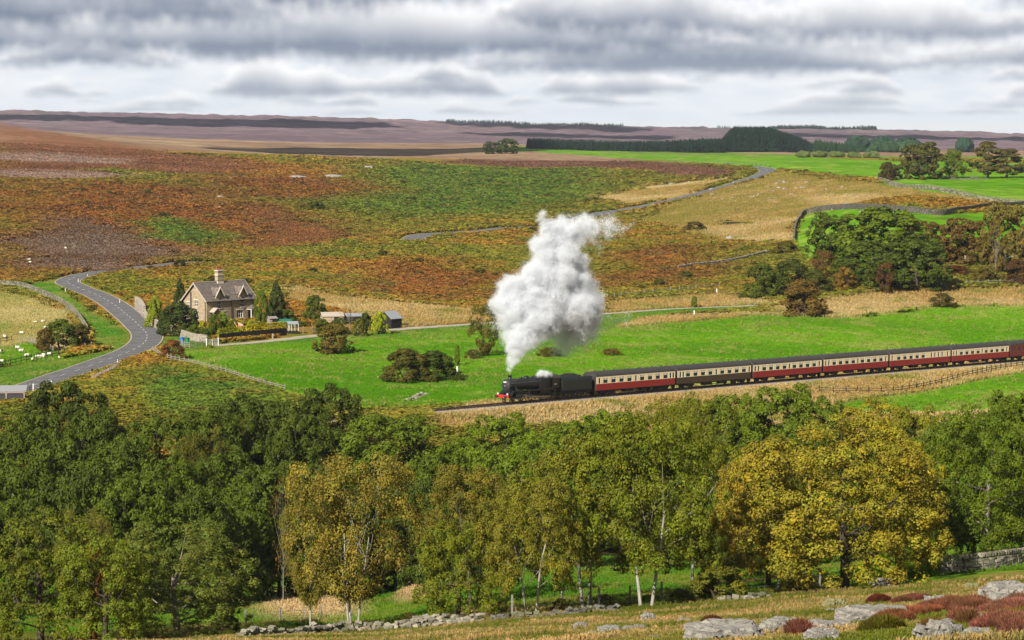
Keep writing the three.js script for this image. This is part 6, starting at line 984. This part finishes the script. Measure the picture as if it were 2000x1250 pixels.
// ---------------------------------------------------------------- plants nobody could count: bracken, heather, grasses, far plantations
function scatter(name, label, category, geo, mat, n, seed, pick) { // pick(random) -> {p, s, sy, turn, tilt, c} or nothing
  const r = rng(seed), m = new THREE.InstancedMesh(geo, mat, n), o = new THREE.Object3D(), col = new THREE.Color(); let k = 0;
  for (let g = 0; g < n * 6 && k < n; g++) {
    const q = pick(r); if (!q) continue;
    o.position.set(...q.p); o.rotation.set((r() - 0.5) * (q.tilt ?? 0.3), r() * 6.2832, (r() - 0.5) * (q.tilt ?? 0.3)); o.scale.set(q.s, q.sy ?? q.s, q.s); o.updateMatrix();
    m.setMatrixAt(k, o.matrix); m.setColorAt(k, col.setRGB(...q.c)); k++;
  }
  m.count = k; m.name = numbered(name); m.castShadow = m.receiveShadow = true; scene.add(m);
  return tag(m, label, category, null, 'stuff');
}
function tuft(seed, blades, spread, wide, arch) {                  // a clump of fronds or blades, about 1 high
  const r = rng(seed), L = [], pos = [], nor = [];
  for (let i = 0; i < blades; i++) {
    const a = r() * 6.2832, l = 0.6 + 0.5 * r(), out = spread * (0.25 + 0.75 * r()), cx = Math.cos(a), cz = Math.sin(a), w = wide * (0.7 + 0.6 * r()), b = out * 0.25;
    const p = [[cx * b, 0, cz * b], [cx * out * 0.6, l * (0.62 + 0.1 * arch), cz * out * 0.6], [cx * out, l * (1 - arch * 0.35), cz * out]], sx = -cz * w, sz = cx * w;
    const q = [[p[0][0] - sx * 0.4, 0, p[0][2] - sz * 0.4], [p[0][0] + sx * 0.4, 0, p[0][2] + sz * 0.4], [p[1][0] + sx, p[1][1], p[1][2] + sz], [p[1][0] - sx, p[1][1], p[1][2] - sz]];
    for (const t of [[0, 1, 2], [0, 2, 3]]) for (const k of t) pos.push(...q[k]);
    for (const v of [q[3], q[2], p[2]]) pos.push(...v);
    L.push(i);
  }
  const g = new THREE.BufferGeometry(); g.setAttribute('position', new THREE.BufferAttribute(new Float32Array(pos), 3)); g.computeVertexNormals(); return g;
}
const plantMat = (tr = 0.25, rough = 0.8) => new THREE.MeshPhysicalMaterial({ color: 0xffffff, roughness: rough, specularIntensity: 0.12, transmission: tr, thickness: 0, side: THREE.DoubleSide });
const frond = tuft(3, 9, 0.75, 0.17, 1), blade = tuft(5, 11, 0.42, 0.035, 0.6), sprig = tuft(9, 16, 0.55, 0.06, 0.4);
const onRoad = (x, z, m = 0.4) => roads.some((q) => Math.abs(q[0] - x) < 8 && Math.abs(q[1] - z) < 8 && Math.hypot(q[0] - x, q[1] - z) < q[2] + m);
const vary = (c, r, v = 0.3) => { const k = 1 + (r() - 0.5) * 2 * v, h = (r() - 0.5) * v * 0.5; return [c[0] * k * (1 + h), c[1] * k, c[2] * k * (1 - h)]; };
function spotIn(r, D0, D1, p = 1) { const D = p === 0 ? D0 * Math.pow(D1 / D0, r()) : Math.sqrt(lerp(D0 * D0, D1 * D1, r())), px = -60 + 2120 * r(), x = (px - 1000) / F * D / 0.9973; return [x, height(x, -D), -D, D]; }
function plantMasses() {
  scatter('bracken', 'turning bracken, green and rust, covering the moor slopes', 'bracken', frond, plantMat(0.3), 150000, 31, (r) => {
    const [x, y, z, D] = spotIn(r, 340, 1400, 0), L = landAt(x, z); if (!['bracken', 'green', 'rust'].includes(L.type) || onRoad(x, z, 1.6) || yard(x, z)) return;
    const s = 0.75 + 0.6 * r() + D * 0.0006; return { p: [x, y - 0.1, z], s: s * (1 + D * 0.0004), sy: s * 0.85, c: vary(L.c, r, 0.34).map((v, i) => v * [1.3, 1.26, 1.1][i]) };
  });
  scatter('heather', 'low brown heather on the burnt and open moor', 'heather', sprig, plantMat(0.1), 46000, 33, (r) => {
    const [x, y, z, D] = spotIn(r, 500, 1500, 0), L = landAt(x, z); if (!['heather', 'burnt', 'brown', 'plough', 'streak'].includes(L.type)) return;
    const s = 0.35 + 0.3 * r() + D * 0.0003; return { p: [x, y - 0.05, z], s: s * 1.7, sy: s * 0.8, c: vary(L.c, r, 0.35).map((v) => v * 1.1) };
  });
  scatter('straw_grass', 'pale dry grass on the banks and slopes', 'dry grass', blade, plantMat(0.25), 90000, 35, (r) => {
    const [x, y, z, D] = spotIn(r, 350, 1150, 0), L = landAt(x, z); if (!['straw', 'rocky', 'pasture'].includes(L.type) || onRoad(x, z, 0.2) || yard(x, z)) return;
    if (D < 560) { const [, o] = railAt(x, z); if (Math.abs(o) < 2.9) return; }
    const s = (L.type === 'pasture' ? 0.25 : 0.5) + 0.4 * r(); return { p: [x, y - 0.05, z], s: s * 1.4, sy: s, c: vary(L.c, r, 0.3).map((v) => v * 1.25) };
  });
  scatter('field_grass', 'green pasture grass with paler tussocks', 'grass', blade, plantMat(0.3), 90000, 37, (r) => {
    const [x, y, z, D] = spotIn(r, 380, 720, 0), L = landAt(x, z); if (!['field', 'lush'].includes(L.type) || onRoad(x, z, 0.2)) return;
    const [, o] = railAt(x, z); if (Math.abs(o) < 3.2) return;
    const pale = L.n2 > 0.16 && r() < 0.3, s = 0.14 + 0.16 * r() + (pale ? 0.2 : 0); return { p: [x, y - 0.02, z], s: s * 2.2, sy: s, c: vary(pale ? COL.field[2] : L.c, r, 0.25).map((v) => v * 1.12) };
  });
  scatter('rush_tussocks', 'pale rushy tussocks dotted over the green pasture', 'rushes', blade, plantMat(0.25), 5200, 49, (r) => {
    const [x, y, z] = spotIn(r, 385, 600, 0), L = landAt(x, z); if (L.type !== 'field' || fbm(x * 0.05, z * 0.05 + 3, 3) + (r() - 0.5) * 0.3 < 0.16) return;
    const [, o] = railAt(x, z); if (Math.abs(o) < 4) return;
    const s = 0.25 + 0.4 * r(); return { p: [x, y - 0.02, z], s: s * 1.6, sy: s, c: vary(lin(r() < 0.5 ? '#b8b060' : '#8a9a3a', K), r, 0.3) };
  });
  scatter('slope_grass', 'mixed dry and mossy grass on the near slope', 'grass', blade, plantMat(0.25), 120000, 39, (r) => {
    const D = 48 * Math.pow(205 / 48, r()), px = -40 + 2080 * r(), x = (px - 1000) / F * D, z = -D, L = landAt(x, z); if (L.type !== 'near') return;
    const dry = fbm(x * 0.13 + 3, z * 0.2, 3), edge = sstep(0.0, 0.3, dry), s = 0.10 + 0.16 * r() + 0.22 * edge * r();
    return { p: [x, height(x, z) - 0.02, z], s: s * 1.25, sy: s, c: vary(mixc(L.c, lin('#cdaa70', K), edge * 0.8), r, 0.3).map((v) => v * 1.1) };
  });
  scatter('meadow_grass', 'long meadow grass behind the tumbled wall, green with a straw patch', 'grass', blade, plantMat(0.3), 60000, 41, (r) => {
    const D = 200 + 92 * r(), px = -40 + 2080 * r(), x = (px - 1000) / F * D, z = -D, L = landAt(x, z); if (L.type !== 'meadow') return;
    const straw = Math.max(sstep(1, 0.3, Math.hypot((px - 600) / 150, (D - 248) / 42)), sstep(1, 0.3, Math.hypot((px - 810) / 60, (D - 262) / 20))), s = 0.22 + 0.25 * r() + straw * 0.5;
    return { p: [x, height(x, z) - 0.02, z], s: s * 1.3, sy: s, c: vary(mixc(L.c, lin('#d2b380', K), straw), r, 0.28).map((v) => v * 1.15) };
  });
  scatter('moor_scrub', 'small dark scrub bushes dotted over the bracken slopes', 'scrub', KIND.bush.leaf, leafMat('#4a4c1c'), 170, 47, (r) => {
    const [x, y, z, D] = spotIn(r, 560, 1400, 0), L = landAt(x, z); if (!['bracken', 'green', 'rust'].includes(L.type) || onRoad(x, z, 2) || L.n1 < 0.0) return;
    const s = 1.2 + 2.2 * r() * r(); return { p: [x, y - 0.1, z], s: s * 1.5, sy: s * 0.8, tilt: 0.1, c: vary([1, 0.95, 0.9], r, 0.4) };
  });
  // far plantations of conifers, one dark mass each
  const spruce = (() => { const r = rng(17), p = []; for (let i = 0; i < 34; i++) { const t = Math.pow(r(), 0.8), a = r() * 6.28, R = 0.3 * (1.05 - t), y = t * 0.95, w = 0.10 * (1.2 - t), x = Math.cos(a) * R, z = Math.sin(a) * R; p.push(x * 0.2, y + 0.1, z * 0.2, x - Math.sin(a) * w, y, z + Math.cos(a) * w, x + Math.sin(a) * w, y - 0.03, z - Math.cos(a) * w); } const g = new THREE.BufferGeometry(); g.setAttribute('position', new THREE.BufferAttribute(new Float32Array(p), 3)); g.computeVertexNormals(); return g; })();
  const roundTop = new THREE.IcosahedronGeometry(0.5, 1).translate(0, 0.5, 0);
  { const p = roundTop.attributes.position, r = rng(4); const f = {}; for (let i = 0; i < p.count; i++) { const k = [p.getX(i), p.getY(i), p.getZ(i)].map((v) => v.toFixed(3)).join(), q = f[k] ??= 0.75 + 0.4 * r(); p.setXYZ(i, p.getX(i) * q, p.getY(i) * q, p.getZ(i) * q); } roundTop.computeVertexNormals(); }
  const mass = (label, geo, hex, n, seed, px0, px1, D0, D1, h, w = 0.6, keep = () => 1) => scatter('plantation', label, 'plantation', geo, plantMat(0.05), n, seed, (r) => {
    const px = lerp(px0, px1, r()), D = lerp(D0, D1, r()), t = keep((px - px0) / (px1 - px0), (D - D0) / (D1 - D0)); if (r() > t || t <= 0) return;
    const b = placeOn(px, D), s = h * (0.62 + 0.6 * r()) * (0.3 + 0.7 * t); return { p: [b[0], b[1] - 0.3, b[2]], s: s * w, sy: s, tilt: 0.05, c: vary(lin(hex, 1), r, 0.3) };
  });
  mass('dark domed conifer plantation on the rise beyond the fields', spruce, '#17291c', 9000, 61, 1408, 1592, 2200, 2420, 17, 0.5, (u) => Math.min(1, Math.pow(7 * u, 0.5), Math.pow(1.9 * (1 - u), 0.8)));
  mass('long dark conifer belt left of the domed plantation', spruce, '#17291c', 5000, 62, 1030, 1415, 2180, 2380, 11, 0.75, (u) => 0.6 + 0.2 * u);
  mass('conifer edge tapering right of the domed plantation', spruce, '#263c22', 900, 63, 1590, 1690, 2150, 2300, 9, 0.7, (u) => 1 - 0.6 * u);
  mass('grey-green rounded wood beyond the skyline field', roundTop, '#2c4026', 420, 64, 1690, 1790, 2150, 2350, 8, 1.1, (u) => Math.min(1, 4 * u));
  mass('hazy wood behind the grey-green rounded one', roundTop, '#263a2a', 500, 65, 1660, 1800, 2500, 2700, 12, 1.0, (u) => 0.4 + 0.6 * Math.abs(Math.sin(u * 9 + 0.6)));
  mass('dark wood glimpsed between the skyline trees', roundTop, '#263a2a', 160, 66, 1868, 1900, 2450, 2600, 12, 0.9, (u) => Math.sin(Math.PI * u));
  mass('thin dark tree line on the middle of the far skyline', spruce, '#243426', 900, 67, 870, 1218, 5380, 5460, 6.5, 1.0);
  mass('dark skyline wood on the right of the far moor', spruce, '#243426', 1200, 68, 1500, 1712, 5380, 5460, 8.5, 1.0);
  mass('broken line of trees trailing left of the skyline wood', spruce, '#243426', 120, 69, 1400, 1505, 5380, 5460, 6, 0.9);
  mass('hedge of low bushes across the far green fields', roundTop, '#4a5428', 90, 70, 1560, 1720, 1500, 1540, 3.2, 1.6, (u) => (Math.sin(u * 30) > 0 ? 1 : 0));
}
const yard = (x, z) => yards.some((q) => inside(q, x, z) > 0);
function nearHeather() {
  const patches = [[1965, 1205, 60, 34, '#8f5a4a'], [1990, 1190, 40, 26, '#96605a'], [1850, 1195, 80, 12, '#84543e'], [1900, 1200, 50, 12, '#84543e'], [1790, 1205, 60, 12, '#8c5238'], [1740, 1222, 50, 12, '#885038'], [1780, 1176, 44, 7, '#7c4a3c'], [1950, 1235, 60, 18, '#8c5648'], [1880, 1222, 26, 8, '#84543e'], [1990, 1244, 40, 14, '#8c5a48'], [1560, 1246, 24, 8, '#7c4a3c'], [1715, 1178, 26, 5, '#5f2e1e'], [1390, 1228, 20, 4, '#5a2f1c'], [1820, 1246, 30, 8, '#6a4a20'], [1990, 1225, 60, 16, '#6c5a1c'], [1720, 1240, 50, 14, '#5f5a18']].map(([px, py, w, h, c]) => { const g = ground(px, py), D = -g[2]; return { x: g[0], z: g[2], rx: w * 0.86 / F * D, rz: Math.max(0.7, h / F * D * 3.2), c: lin(c, 0.85) }; });
  const wsum = patches.map((p) => p.rx * p.rz), tot = wsum.reduce((a, b) => a + b, 0);
  scatter('flowering_heather', 'reddish flowering heather among the pale rocks at the lower right', 'heather', tuft(21, 18, 0.5, 0.03, 0.25), plantMat(0.2), 30000, 43, (r) => {
    let u = r() * tot, i = 0; while (u > wsum[i] && i < patches.length - 1) u -= wsum[i++];
    const p = patches[i], a = r() * 6.2832, q = Math.sqrt(r()) * (0.9 + 0.2 * r()), x = p.x + Math.cos(a) * q * p.rx, z = p.z + Math.sin(a) * q * p.rz, dome = Math.sqrt(Math.max(0, 1 - q * q)), hill = 0.5 + 0.9 * Math.max(0, 0.5 + fbm(x * 0.9, z * 0.9, 2)), s = (0.16 + 0.22 * dome + 0.12 * r()) * hill;
    return { p: [x, height(x, z) - 0.03 + dome * 0.06, z], s: s * 1.0, sy: s, tilt: 0.7, c: vary(mixc(p.c, lin('#5a5220', 0.7), clamp(0.15 + fbm(x * 1.3 + 7, z * 1.3, 2) * 1.4)), r, 0.45) };
  });
}
// ---------------------------------------------------------------- clouds overhead, outside the picture, whose shadows lie on the far moor
{
  const mat = new THREE.MeshPhysicalMaterial({ color: new THREE.Color().setRGB(0.8, 0.82, 0.85), roughness: 1, specularIntensity: 0, transmission: 0.2, thickness: 0 });
  for (const [px, py, wPx, deep, seed] of [[100, 231, 300, 500, 1], [500, 241, 430, 560, 2], [1080, 249, 330, 420, 3], [760, 296, 470, 260, 4], [1120, 266, 300, 300, 5], [1770, 268, 420, 350, 6]]) {
    const g = ground(px, py, 1300), D = -g[2], w = wPx / F * D, r = rng(seed), parts = [], k = 950 / SUN.y;
    for (let i = 0; i < 16; i++) {
      const b = new THREE.IcosahedronGeometry(1, 3), p = b.attributes.position, s = 0.32 + 0.3 * r(), x = (i / 15 - 0.5) * 0.8 * w, z = (r() - 0.5) * 0.6 * deep;
      for (let q = 0; q < p.count; q++) { const n = 1 + 0.5 * fbm(p.getX(q) * 1.7 + i, p.getZ(q) * 1.7 + p.getY(q), 3); p.setXYZ(q, p.getX(q) * n * w * 0.16 * (0.6 + s) + x, p.getY(q) * n * 70, p.getZ(q) * n * deep * s + z); }
      b.computeVertexNormals(); parts.push(b);
    }
    const m = part(numbered('cloud'), parts, mat); m.position.set(g[0] + SUN.x * k, g[1] + SUN.y * k, g[2] + SUN.z * k); tag(m, null, null, null, 'structure');
  }
}
plantMasses();
nearHeather();
shadows(scene);
renderer.render(scene, camera);
